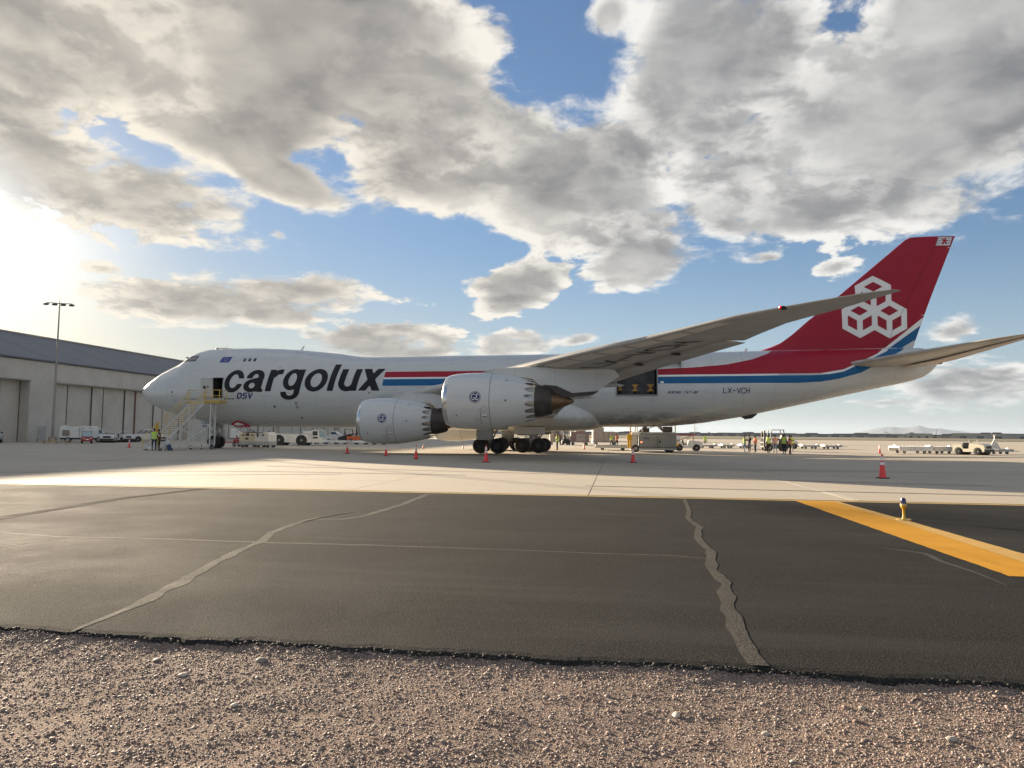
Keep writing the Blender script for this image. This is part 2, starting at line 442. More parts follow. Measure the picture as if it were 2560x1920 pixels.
_N = NT(m_dirt.node_tree); _b = _N.n['Principled BSDF']; _g = _N.node('ShaderNodeNewGeometry'); _v = _N.vmath('ADD', _g.outputs['Position'], _N.vmath('SCALE', _N.noise(_g.outputs['Position'], 40, 2, .5, color=True), scale=.012))
_vo = _N.node('ShaderNodeTexVoronoi'); _vo.inputs['Scale'].default_value = 95; _N.l.new(_v, _vo.inputs['Vector']); _vo2 = _N.node('ShaderNodeTexVoronoi'); _vo2.inputs['Scale'].default_value = 210; _N.l.new(_v, _vo2.inputs['Vector'])
_old = _b.inputs['Base Color'].links[0].from_socket; _r = _N.sep(_vo.outputs['Color'])[0]
_N.put(_b.inputs['Base Color'], _N.mix(_N.ramp(_r, .35, .95, 0, .75), _N.mix(_N.ramp(_r, .0, .3, .6, 0), _old, (.12, .095, .075, 1)), (.44, .37, .30, 1)))
_bn = _N.node('ShaderNodeBump'); _bn.inputs['Strength'].default_value = 1.0; _bn.inputs['Distance'].default_value = .012
_N.put(_bn.inputs['Height'], _N.sub(1.0, _N.add(_N.mul(_vo.outputs['Distance'], 1.0), _N.mul(_vo2.outputs['Distance'], .5)))); _N.l.new(_bn.outputs[0], _b.inputs['Normal'])
tag(sheet('terrain', -45000, 45000, -45000, 45000, -.20, m_desert), kind='structure')
XA, XB_ = -400, 900
apron = sheet('apron', XA, XB_, -45.32, 262, -.018, m_joint, nx=1, ny=1)
# concrete slabs: those near enough to tell apart are single pieces, the rest run on beyond
SX, SY, X00, Y00 = 7.0, 7.0, 39.25, -45.30
def slab_mesh(w, h):
    mb = MB(); mb.box((0, 0, -.009), (w, h, .018), None, .004); me = bpy.data.meshes.new('slab'); me.from_pydata(mb.v, [], mb.f); me.materials.append(m_conc); me.update(); return me
me_slab = slab_mesh(SX-.022, SY-.022)
NXA, NXB, NYB = -6, 7, 9
for i in range(NXA, NXB):
    for j in range(NYB):
        o = bpy.data.objects.new('concrete_slab', me_slab); COL.objects.link(o); o.parent = apron
        o.location = (X00+(i+.5)*SX, Y00+(j+.5)*SY, .0+RNG.uniform(-.0015, .0015))
mb = MB(); xa, xb, yb = X00+NXA*SX, X00+NXB*SX, Y00+NYB*SY
for (p, q, r, s) in ((XA, xa-.01, -45.32, 262), (xb+.01, XB_, -45.32, 262), (xa-.01, xb+.01, yb+.01, 262)):
    mb.raw([(p, r, 0), (q, r, 0), (q, s, 0), (p, s, 0)], [(0, 1, 2, 3)])
o = mb.build('concrete_paving', m_conc, apron, None); tag(o, kind='stuff')
# shoulder of old asphalt with a broken edge towards the gravel
def ragged(x, s=0.0): return -59.62+.07*mnoise.noise((x*1.3, 3.1+s, 0))+.045*mnoise.noise((x*6.0, 7.7+s, 0))+.02*mnoise.noise((x*27.0, 1.7+s, 0))
xs = np.concatenate([[-300, -100], np.linspace(10, 80, 1800), [200, 600]])
V = []; F = []
for x in xs:
    e = ragged(x); V += [(x, -45.325, .002), (x, e+.10, .002), (x, e+.03, -.006+.004*mnoise.noise((x*20, 0, 0))), (x, e, -.022), (x, e-.03+.02*mnoise.noise((x*14, 9, 0)), -.055)]
for i in range(len(xs)-1):
    for k in range(4): F.append((i*5+k, i*5+k+1, (i+1)*5+k+1, (i+1)*5+k))
mb = MB(); mb.raw(V, F); tag(mb.build('asphalt_shoulder', m_asph, None, None), kind='structure')
# dark crumbled lip along the broken edge
m_lip = surf('broken asphalt edge', ((.035, .033, .030), (.05, .046, .041), (.08, .07, .06)), .75, 60, 3, 1.4, 80, .4)
n = 2200; P = np.empty((n, 3)); P[:, 0] = RNG.uniform(37, 56, n)
P[:, 1] = np.array([ragged(x) for x in P[:, 0]])+RNG.normal(-.005, .035, n); P[:, 2] = -.012-.4*np.maximum(0, -(P[:, 1]+59.60))
ico_v = []; ph = (1+5**.5)/2
for a, b in ((1, ph), (-1, ph), (1, -ph), (-1, -ph)): ico_v += [(0, a, b), (a, b, 0), (b, 0, a)]
ico_v = np.array(ico_v)/np.linalg.norm(ico_v[0])
_bm = bmesh.new(); 
for v in ico_v: _bm.verts.new(v)
bmesh.ops.convex_hull(_bm, input=_bm.verts); _bm.verts.index_update(); ico_v = np.array([v.co[:] for v in _bm.verts]); ico_f = np.array([[v.index for v in f.verts] for f in _bm.faces]); _bm.free(); ICO_V, ICO_F = ico_v, ico_f
oct_v = np.array([(1, 0, 0), (-1, 0, 0), (0, 1, 0), (0, -1, 0), (0, 0, 1), (0, 0, -1)], float); oct_f = np.array([(0, 2, 4), (2, 1, 4), (1, 3, 4), (3, 0, 4), (2, 0, 5), (1, 2, 5), (3, 1, 5), (0, 3, 5)])
def pebbles(name, P, rad, flat, mat, kind='stuff', parent=None, coarse=False):
    """thousands of angular stones as one mesh"""
    ico_v, ico_f = (oct_v, oct_f) if coarse else (ICO_V, ICO_F); n = len(P); k = len(ico_v)
    S = RNG.uniform(.65, 1.25, (n, 1, 3)); J = RNG.uniform(.78, 1.18, (n, k, 1))
    A = RNG.uniform(0, 2*np.pi, n); c, s = np.cos(A)[:, None], np.sin(A)[:, None]
    B = RNG.uniform(-.6, .6, n); cb, sb = np.cos(B)[:, None], np.sin(B)[:, None]
    v = ico_v[None]*J*S; v[:, :, 2] *= flat
    y2 = v[:, :, 1]*cb-v[:, :, 2]*sb; z2 = v[:, :, 1]*sb+v[:, :, 2]*cb; x2 = v[:, :, 0]*c-y2*s; y3 = v[:, :, 0]*s+y2*c
    V = np.stack([x2, y3, z2], 2)*rad[:, None, None]+P[:, None, :]
    F = (ico_f[None]+(np.arange(n)*k)[:, None, None]).reshape(-1, 3)
    me = bpy.data.meshes.new(name); me.vertices.add(n*k); me.vertices.foreach_set('co', V.reshape(-1).astype(np.float32))
    me.loops.add(F.size); me.loops.foreach_set('vertex_index', F.reshape(-1).astype(np.int32)); me.polygons.add(len(F))
    me.polygons.foreach_set('loop_start', np.arange(0, F.size, 3, dtype=np.int32)); me.update(calc_edges=True); me.validate()
    o = link(name, me, mat, parent); tag(o, kind=kind); return o
tag(pebbles('asphalt_crumbs', P, RNG.uniform(.006, .017, n), .8, m_lip), 'dark crumbs of asphalt along the broken pavement edge', 'rubble')
# gravel verge
def gz(x, y): return -.058+.026*min(1, max(0, (y+59.98)/.34))**2+.020*mnoise.noise((x*.8, y*.8, 0))+.010*mnoise.noise((x*3.1, y*3.1, 4))+.004*mnoise.noise((x*11, y*11, 2))
nx, ny = 260, 130; xs = np.linspace(36, 58, nx); ys = np.concatenate([np.linspace(-68, -62.6, 25), np.linspace(-62.5, -59.45, ny-25)])
V = [(x, y, gz(x, y)) for x in xs for y in ys]; F = [(i*ny+j, (i+1)*ny+j, (i+1)*ny+j+1, i*ny+j+1) for i in range(nx-1) for j in range(ny-1)]
mb = MB(); mb.raw(V, F); tag(mb.build('gravel_verge', m_dirt, None, 180, fix=False), kind='structure')
mb = MB()
for (p, q, r, s) in ((-300, 36, -68, -59.45), (58, 600, -68, -59.45), (-300, 600, -400, -68)): mb.raw([(p, r, -.06), (q, r, -.06), (q, s, -.06), (p, s, -.06)], [(0, 1, 2, 3)])
tag(mb.build('verge', m_dirt, None, None), kind='structure')
m_stone = bpy.data.materials.new('gravel stone'); m_stone.use_nodes = True
_N = NT(m_stone.node_tree); _b = _N.n['Principled BSDF']; _g = _N.node('ShaderNodeNewGeometry'); _rn = _g.outputs['Random Per Island']
_cr = _N.node('ShaderNodeValToRGB'); _N.l.new(_rn, _cr.inputs[0]); _e = _cr.color_ramp.elements
_e[0].position = 0; _e[0].color = (.265, .18, .155, 1); _e[1].position = 1; _e[1].color = (.55, .50, .43, 1)
for p_, c_ in ((.25, (.32, .225, .195)), (.45, (.30, .25, .215)), (.62, (.36, .27, .235)), (.78, (.35, .295, .255)), (.88, (.54, .47, .41)), (.95, (.15, .13, .115))):
    q_ = _e.new(p_); q_.color = (*c_, 1)
_tex = _N.noise(_g.outputs['Position'], 120, 3, .6); _N.put(_b.inputs['Base Color'], _N.mix(_N.ramp(_tex, .3, .7, 0, .35), _cr.outputs[0], (.13, .10, .08, 1)))
_b.inputs['Roughness'].default_value = .72; _b.inputs['Specular IOR Level'].default_value = .35
def scatter(n, x0, x1, y0, y1, dens=None):
    x = RNG.uniform(x0, x1, n*3); y = RNG.uniform(y0, y1, n*3)
    w = np.array([.5+.5*mnoise.noise((a*1.3, b*1.3, 8.0))+.35*mnoise.noise((a*4, b*4, 3)) for a, b in zip(x, y)])+.22
    edge = np.clip((y+60.35)/.75, 0, 1)*.45
    k = RNG.uniform(0, 1, n*3) < np.clip(w+edge, .30, 1); x, y = x[k][:n], y[k][:n]
    return np.stack([x, y, np.array([gz(a, b) for a, b in zip(x, y)])], 1)
P = scatter(200000, 37.8, 55.2, -62.2, -59.50); r = np.clip(RNG.lognormal(math.log(.0050), .42, len(P)), .0024, .015); P[:, 2] += r*.12
tag(pebbles('gravel', P, r, .6, m_stone, coarse=True), 'brown and grey gravel strewn over the verge', 'gravel')
P = scatter(8600, 37.8, 55.2, -62.2, -59.60); r = np.clip(RNG.lognormal(math.log(.0095), .36, len(P)), .0065, .024); P[:, 2] += r*.1
tag(pebbles('coarse_gravel', P, r, .52, m_stone), 'coarser stones mixed into the verge gravel', 'gravel')
# a few larger stones that stand out one by one
_sm = bmesh.new(); bmesh.ops.create_icosphere(_sm, subdivisions=2, radius=1)
for v in _sm.verts: v.co *= 1+.28*mnoise.noise(v.co*1.3+Vector((5, 2, 1)))+.10*mnoise.noise(v.co*4)
STONES = [(43.55, -60.02, .030, 'pale flat stone near the asphalt edge at the far left of the gravel', .36), (43.95, -60.30, .026, 'white angular stone left of centre in the gravel', .55), (44.35, -59.92, .036, 'brown stone standing proud beside the asphalt edge', .24), (44.6, -60.75, .020, 'small white chip of stone in the lower left gravel', .6), (47.4, -60.42, .026, 'smooth whitish pebble in the right half of the gravel', .52), (47.9, -60.62, .020, 'pale pebble below the wide crack seal', .5), (48.6, -60.12, .022, 'light stone close to the asphalt right of the wide crack seal', .4), (48.95, -60.55, .024, 'rounded tan stone in the lower right gravel', .42)]
for (x, y, r, lb, a) in STONES:
    me = bpy.data.meshes.new('stone'); _sm.to_mesh(me); o = link('stone', me, pm('stone tone %d' % int(a*100), (a, a*.88, a*.74), .7, var=.2, vscale=3, bump=.4, bscale=8), None, 40)
    o.location = (x, y, gz(x, y)+r*.30); o.scale = (r*1.3, r, r*.5); o.rotation_euler = (RNG.uniform(-.2, .2), RNG.uniform(-.2, .2), RNG.uniform(0, 6)); tag(o, lb, 'stone')
_sm.free()
# crack seals lie on the asphalt as thin ribbons
def ribbon(name, pts, w, z, mat, label=None, cat=None, wob=.25, n=70, kind=None, seed=0):
    P = np.array(pts, float); d = np.r_[0, np.cumsum(np.hypot(*np.diff(P, axis=0).T))]; t = np.linspace(0, d[-1], n); X = np.interp(t, d, P[:, 0]); Y = np.interp(t, d, P[:, 1])
    k = np.array([.2, .6, .2]); X[1:-1] = np.convolve(X, k, 'valid'); Y[1:-1] = np.convolve(Y, k, 'valid')
    W = np.interp(t, d, w) if hasattr(w, '__len__') else np.full(n, w); V = []; F = []
    tx = np.gradient(X); ty = np.gradient(Y); L = np.hypot(tx, ty)+1e-9; nx_, ny_ = -ty/L, tx/L
    for i in range(n):
        a = W[i]*(1+wob*2*mnoise.noise((t[i]*2.1, seed, 0))+wob*.7*mnoise.noise((t[i]*5, seed+3, 0))); b = W[i]*(1+wob*2*mnoise.noise((t[i]*2.3, seed+7, 0))+wob*.7*mnoise.noise((t[i]*4.6, seed+9, 0)))
        jx = .4*W[i]*mnoise.noise((t[i]*1.7, seed+20, 0)); V += [(X[i]+nx_[i]*a+jx, Y[i]+ny_[i]*a, z), (X[i]+jx, Y[i], z+.0006), (X[i]-nx_[i]*b+jx, Y[i]-ny_[i]*b, z)]
    for i in range(n-1):
        for q in (0, 1): F.append((i*3+q, i*3+q+1, (i+1)*3+q+1, (i+1)*3+q))
    mb = MB(); mb.raw(V, F); o = mb.build(name, mat, None, None); tag(o, label, cat, kind=kind); return o
ZC = .0044
ribbon('crack_seal', [(42.48, -59.61), (42.46, -59.35), (42.42, -58.95), (42.37, -58.44), (42.27, -58.02), (42.12, -57.37), (41.96, -56.74), (41.75, -55.82), (41.59, -54.67), (41.28, -53.68), (41.2, -53.1), (41.13, -51.9), (41.74, -51.76), (41.95, -51.32), (41.97, -50.23), (42.01, -48.69), (41.84, -45.75)], [.015, .03, .045, .07, .08, .08, .07, .07, .07, .07, .06, .06, .06, .07, .08, .08, .08], ZC, m_seal, 'winding sandy crack seal slanting up the left half of the asphalt', 'crack seal', .38, 240, seed=1)
ribbon('crack_seal', [(41.14, -52.3), (41.18, -51.57), (41.32, -50.96), (41.5, -50.3)], [.05, .04, .03, .01], ZC+.0045, m_seal, 'short fork branching off the winding left crack seal', 'crack seal', .3, 30, seed=4)
ribbon('crack_seal', [(36.5, -54.6), (37.0, -54.67), (38.23, -54.87), (39.97, -54.76), (41.64, -54.78), (43.35, -54.71), (45.51, -54.71), (46.86, -54.77), (47.83, -54.75), (48.29, -54.9)], [.05, .05, .05, .045, .05, .045, .03, .03, .03, .03], ZC-.001, m_seal, 'long straight crack seal running across the asphalt from side to side', 'crack seal', .3, 150, seed=9)
ribbon('crack_seal', [(38.1, -56.3), (38.22, -55.93), (38.29, -55.47), (38.45, -55.0)], .03, ZC, m_seal, 'short crack seal at the left edge of the picture', 'crack seal', .3, 30, seed=12)
ribbon('crack_seal', [(48.81, -45.62), (48.68, -48.0), (48.66, -48.46), (48.47, -50.07), (48.54, -51.52), (48.35, -52.9), (48.39, -54.3), (48.23, -55.6), (48.26, -56.59), (48.14, -57.52), (48.08, -58.34), (48.06, -59.05), (48.07, -59.54)], [.045, .05, .055, .05, .06, .062, .065, .068, .072, .075, .075, .075, .07], ZC+.0012, m_seal, 'wide pale crack seal winding down the right half of the asphalt', 'crack seal', .30, 200, seed=15)
m_tar = surf('tar patch', ((.012, .0118, .0112), (.015, .0147, .014), (.02, .0195, .0185)), .97, 40, 1.5, .3, 120, .01)
ribbon('tar_strip', [(35.6, -54.5), (35.37, -52.98), (35.16, -51.32), (34.81, -48.91), (35.02, -45.6)], .16, .0055, m_tar, 'dark tar strip slanting across the far left of the asphalt', 'tar strip', .15, 50, seed=21)
ribbon('scuff_mark', [(51.0, -53.4), (51.37, -53.7), (51.49, -53.88), (51.43, -54.47), (51.5, -55.28), (51.49, -56.05)], [.01, .05, .05, .04, .03, .01], .0052, surf('worn asphalt', ((.036, .034, .031), (.032, .030, .028), (.04, .038, .035)), .95, 90, 2, .6, 200), 'faint curved scuff beside the yellow band', 'scuff mark', .2, 40, seed=25)
# painted markings
def paintmat(name, a, b):
    m = surf(name, (a, tuple(x*.84 for x in a), b), .75, 50, .9, .8, 70, .2, streak=((2.2, .35, 1), tuple(x*.55 for x in b), .54, .6), speck=tuple(x*.35 for x in b), speck_scale=45); return m
m_yel = paintmat('yellow paint', (.60, .29, .018), (.50, .24, .015)); m_yel2 = paintmat('faded yellow paint', (.58, .36, .11), (.48, .30, .10)); m_lane = paintmat('edge line yellow', (.50, .33, .08), (.38, .27, .10))
def quad(name, pts, z, mat, label, cat, group=None, jit=0.0):
    if jit:
        out = []
        for (x0, y0), (x1, y1) in zip(pts, pts[1:]+pts[:1]):
            L = math.hypot(x1-x0, y1-y0); n_ = max(1, int(L/.12))
            for i in range(n_):
                t = i/n_; x, y = x0+(x1-x0)*t, y0+(y1-y0)*t; out.append((x+jit*mnoise.noise((x*7, y*5, 1)), y+jit*mnoise.noise((x*6, y*7, 4))))
        pts = out
    mb = MB(); mb.raw([(x, y, z) for x, y in pts], [tuple(range(len(pts)))]); return tag(mb.build(name, mat, None, None), label, cat, group)
quad('painted_band', [(51.66, -45.40), (51.80, -55.48), (52.50, -55.48), (52.60, -51.0), (52.58, -45.40)], .0065, m_yel, 'broad deep yellow painted band crossing the asphalt at right', 'road marking', None, .018)
quad('painted_band', [(52.585, -45.40), (52.605, -51.0), (52.505, -55.48), (52.97, -55.48), (52.86, -49.0), (52.74, -45.40)], .0062, m_yel2, 'narrower faded yellow strip along the right side of the band', 'road marking', None, .018)
quad('edge_line', [(-300, -45.17), (600, -45.17), (600, -45.02), (-300, -45.02)], .006, m_lane, 'thin yellow edge line nearer the aircraft along the concrete edge', 'road marking')
quad('edge_line', [(-300, -45.50), (600, -45.50), (600, -45.36), (-300, -45.36)], .006, m_lane, 'thin yellow edge line on the asphalt side of the concrete edge', 'road marking')
quad('white_line', [(52.98, -36.2), (53.08, -36.2), (53.50, -44.9), (53.40, -44.9)], .0055, paintmat('thin white paint', (.62, .60, .55), (.5, .48, .43)), 'thin white painted line on the concrete above the yellow band', 'road marking')
# rubber marks on the apron
m_rub = surf('tyre rubber smear', ((.20, .185, .16), (.24, .22, .19), (.15, .14, .12)), .7, 30, .8, .3, 120)
for k, (pts, w) in enumerate((([(22, -41), (27, -38), (33, -36.5), (41, -36.8)], .14), ([(24, -43.5), (30, -40), (36, -37.5)], .12), ([(46, -41.5), (60, -42.2)], .10), ([(30, -32.2), (45, -35), (60, -37.8)], .08), ([(48, -29), (60, -28.2), (72, -30)], .10), ([(18, -30), (26, -26), (40, -24)], .12))):
    ribbon('tyre_mark', pts, w, .0045+.0006*k, m_rub, ['long dark tyre mark curving over the sunlit concrete at left', 'shorter tyre mark fanning over the sunlit concrete at left', 'thin tyre mark low on the sunlit concrete at right', 'tyre mark along the edge of the aircraft shadow', 'tyre mark in the shadow beside the tall near cone', 'tyre mark in the shade ahead of the engines'][k], 'tyre mark', .15, 60, seed=30+k)

# ------------------------------------------------------------------ hangar
m_wall = pm('hangar ribbed cladding', (.56, .525, .47), .6, var=.06, vscale=.6, dirt=(.30, .26, .21), dirt_amt=.30, dirt_scale=.25)
_N = NT(m_wall.node_tree); _b = _N.n['Principled BSDF']; _tc = _N.node('ShaderNodeTexCoord'); _x, _y, _z = _N.sep(_tc.outputs['Object'])
_w = _N.math('ABSOLUTE', _N.sub(_N.math('FRACT', _N.div(_N.add(_y, _N.mul(_x, 1.0)), .305)), .5)); _h = _N.ramp(_w, .22, .34)
_bn = _N.node('ShaderNodeBump'); _bn.inputs['Strength'].default_value = 1.0; _bn.inputs['Distance'].default_value = .04; _N.put(_bn.inputs['Height'], _h); _N.l.new(_bn.outputs[0], _b.inputs['Normal'])
m_roof = pm('hangar roof sheet', (.115, .12, .135), .5, .3, var=.12, vscale=.8); m_doorp = m_wall; m_trim = pm('hangar trim', (.30, .28, .25), .6); m_hgap = pm('hangar joint shadow', (.12, .115, .105), .8); m_rust = pm('rust red post', (.22, .09, .06), .7)
HX = -32.5; HY0, HY1 = 4.0, 150.0
hang = empty('hangar', (HX, 30, 0), 0, 'long beige ribbed-metal hangar with dark sloping roof at left', 'hangar')
def hb(name, c, d, mat, ch=0.0):
    mb = MB(); mb.box((c[0]-HX, c[1]-30, c[2]), d, None, ch); return mb.build(name, mat, hang, None)
ZL = 8.5; ZE = 11.25
hb('wall', (HX-.2, (HY0+HY1)/2, (ZL+ZE)/2), (.4, HY1-HY0, ZE-ZL), m_wall)
OPEN = [(8.0, 21.35), (25.9, 58.0), (63.0, 95.0), (100, 132)]
edges = [HY0]+[v for o_ in OPEN for v in o_]+[HY1]
for a, b in zip(edges[::2], edges[1::2]): hb('wall_pier', (HX-.2, (a+b)/2, ZL/2), (.4, b-a, ZL), m_wall)
for (a, b), rec in zip(OPEN, (1.1, .55, .55, .55)):
    hb('opening_jamb', (HX-.4-rec/2, a-.05, ZL/2), (rec, .1, ZL), m_wall); hb('opening_jamb', (HX-.4-rec/2, b+.05, ZL/2), (rec, .1, ZL), m_wall)
    y = a; k = 0; W = [2.45, 5.0]
    y = a+.75 if rec < 1 else a
    if rec < 1: hb('door_leaf', (HX-.40-rec, a+.36, (ZL-.1)/2), (.12, .72, ZL-.1), m_doorp)
    while y < b-.3:
        w = min(W[k % 2], b-y); off = .12 if k % 2 else 0.0
        hb('door_leaf', (HX-.40-rec-off, y+w/2, (ZL-.1)/2), (.12, w-.10, ZL-.1), m_doorp)
        hb('door_seam', (HX-.32-rec, y, (ZL-.2)/2), (.06, .13, ZL-.2), m_hgap); y += w; k += 1
    hb('opening_back', (HX-.75-rec, (a+b)/2, ZL/2), (.1, b-a, ZL), m_hgap)
    hb('door_rail', (HX-.10, (a+b)/2, ZL-.09), (.30, b-a+.3, .16), m_trim)
hb('door_post', (HX-.75, 44.05, ZL/2-.1), (.10, .16, ZL-.2), m_rust)
hb('eave_gutter', (HX+.12, (HY0+HY1)/2, ZE+.08), (.36, HY1-HY0+.6, .22), m_roof)
# roof slope in standing-seam bays
RX, RZ = HX-14.5, 16.9; nb = 20; L = HY1-HY0
mb = MB(); dx, dz = RX-HX, RZ-ZE
for k in range(1):
    mb.raw([(0, HY0-30.4, ZE+.15), (0, HY1-29.6, ZE+.15), (dx, HY1-29.6, RZ), (dx, HY0-30.4, RZ), (0, HY0-30.4, ZE-.1), (0, HY1-29.6, ZE-.1), (dx, HY1-29.6, RZ-.25), (dx, HY0-30.4, RZ-.25)], [(0, 1, 2, 3), (7, 6, 5, 4), (0, 4, 5, 1), (1, 5, 6, 2), (2, 6, 7, 3), (3, 7, 4, 0)])
roof = mb.build('roof', m_roof, hang, None)
for k in range(nb+1):
    y = HY0-30+L*k/nb; mb = MB(); mb.bar((.02, y, ZE+.165), (dx, y, RZ+.015), .03, .012); mb.build('roof_seam', m_roof, roof, None)
mb = MB(); mb.prism([(dx, RZ), (dx-16, ZE+.2), (dx-16, 0), (dx, 0)], 'XZ', HY0-30.3, HY1-29.7); mb.build('rear_bay', m_wall, hang, None)
for yy in (HY0-30.0, HY1-30.0):
    mb = MB(); mb.prism([(-.4, 0), (-.4, ZE), (dx, RZ-.3), (dx, 0)], 'XZ', yy-.1, yy+.1); mb.build('gable_wall', m_wall, hang, None)
mb = MB(); mb.bar((dx, HY0-30.4, RZ+.08), (dx, HY1-29.6, RZ+.08), .5, .12); mb.build('ridge_cap', m_roof, roof, None)

# ------------------------------------------------------------------ far field
def at_az(az, dist, z=0.0): return (CAM.x+math.sin(R(az))*dist, CAM.y+math.cos(R(az))*dist, z)
m_grass = surf('dry infield grass', ((.22, .185, .115), (.17, .15, .085), (.12, .11, .06)), .9, .4, .02, .3, 3)
o = sheet('infield', -3000, 3500, 262, 900, -.10, m_grass, nx=1, ny=1)
quad('taxiway', [(-3000, 292), (3500, 292), (3500, 315), (-3000, 315)], -.06, m_asph, 'dark taxiway strip crossing far behind the apron', 'taxiway')
bpy.data.objects['taxiway']['kind'] = 'structure'
m_fb = [pm('far building %d' % i, c, .7, var=.15, vscale=.02) for i, c in enumerate(((.16, .155, .15), (.24, .225, .20), (.10, .10, .10), (.34, .32, .29)))]
fb_words = ['low dark warehouse', 'long grey freight shed', 'flat-roofed black terminal block', 'pale concrete depot']
FAR = [(-8, 1500, 120, 9, 0), (-4.2, 1650, 150, 11, 2), (-.5, 1500, 90, 8, 1), (2.0, 1600, 110, 10, 2), (4.6, 1450, 130, 8, 0), (7.2, 1550, 100, 9, 2), (9.3, 1500, 80, 10, 0), (11.2, 1700, 130, 11, 2), (13.4, 1500, 110, 8.5, 0), (15.6, 1600, 120, 9, 2), (17.3, 1500, 70, 9.5, 0), (18.6, 1550, 95, 10, 2), (20.3, 1500, 100, 9, 0), (21.4, 1450, 40, 11, 3), (22.6, 1500, 70, 8, 1), (23.9, 1650, 90, 9, 2), (25.0, 1400, 80, 12, 3), (26.3, 1450, 90, 12, 3), (27.6, 1500, 80, 9, 1), (29.2, 1500, 90, 8, 0)]
for k, (az, d, w, h, c) in enumerate(FAR):
    loc = at_az(az, d); b_ = empty('far_building', loc, -R(az), '%s on the skyline, %s along the horizon' % (fb_words[c], ['first from the left', 'second from the left', 'third from the left', 'fourth from the left', 'fifth from the left', 'sixth from the left', 'seventh from the left', 'eighth from the left', 'ninth from the left', 'tenth from the left', 'tenth from the right', 'ninth from the right', 'eighth from the right', 'seventh from the right', 'sixth from the right', 'fifth from the right', 'fourth from the right', 'third from the right', 'second from the right', 'last at the right'][k]), 'building', 'buildings along the far side of the airfield')
    h *= .66; mb = MB(); mb.box((0, 0, h/2), (w, 40, h)); mb.build('block', m_fb[c], b_, None)
    mb = MB(); mb.box((0, 0, h+.25), (w+1.5, 41.5, .5)); mb.build('roof', m_fb[(c+1) % 4], b_, None)
    mb = MB(); mb.box((w*.28*(-1)**k, 4, h+1.4), (w*.16, 12, 1.8)); mb.build('roof_plant', m_fb[2], b_, None)
    for j in range(3): mb = MB(); mb.box((-w*.3+j*w*.3, -20.1, 1.9), (w*.12, .2, 3.6)); mb.build('bay_door', m_fb[3 if c != 3 else 2], b_, None)
# scrub and trees along the skyline read as one mass
n = 16000; az = RNG.uniform(-14, 34, n); d = 1480+1100*RNG.uniform(0, 1, n)**.8; hgt = RNG.lognormal(.15, .5, n); P = np.stack([CAM.x+np.sin(np.radians(az))*d, CAM.y+np.cos(np.radians(az))*d, hgt*.45], 1)
tag(pebbles('treeline', P, hgt, .85, pm('far scrub', (.075, .072, .05), .9, var=.4, vscale=.05)), 'dark line of scrub and trees along the horizon', 'treeline')
# cranes
for (az, d, lean, hh, lb) in ((19.95, 1250, -14, 9, 'crane with a low boom leaning left on the skyline'), (22.35, 1250, 4, 13, 'crane with a steep boom on the skyline')):
    c = empty('crane', at_az(az, d), -R(az), lb, 'crane'); mb = MB(); mb.box((0, 0, 1.6), (5, 3, 2.6), None, .2); mb.build('carriage', m_fb[2], c)
    mb = MB(); mb.bar((0, 0, 2.5), (lean, 0, hh), .55, .55); mb.build('boom', m_fb[2], c)
# mountains on the horizon
prof = [(9, .0), (11, .03), (13, .02), (15.0, .08), (16.9, .20), (17.8, .36), (18.7, .60), (19.6, .74), (20.1, .68), (20.6, .66), (21.0, .72), (21.45, .80), (21.9, .66), (22.3, .58), (22.7, .62), (23.2, .52), (24.3, .37), (25.4, .27), (26.5, .20), (28, .14), (30, .10), (34, .0)]
rings = []; D0 = 26000
azs = np.linspace(9, 34, 220)
for a in azs:
    h = np.interp(a, *zip(*prof)); r = []
    for k, (dd, f) in enumerate(((-3200, 0), (-2100, .25), (-1100, .58), (-300, .93), (0, 1), (900, .75), (3000, 0))):
        nz = .22*f*(1-f)*4*mnoise.noise((a*2.2, k*1.3, 0))+.10*f*mnoise.noise((a*6.0, k*.7, 5)); z = max(0, D0*math.tan(R(h))*(f+nz*.7)); p = at_az(a, D0+dd); r.append((p[0], p[1], z-1))
    rings.append(r)
mb = MB(); mb.loft(rings, False, False, closed=False); tag(mb.build('mountains', pm('bare mountain rock', (.12, .115, .12), .95, var=.3, vscale=.0006), None, 180), kind='structure')
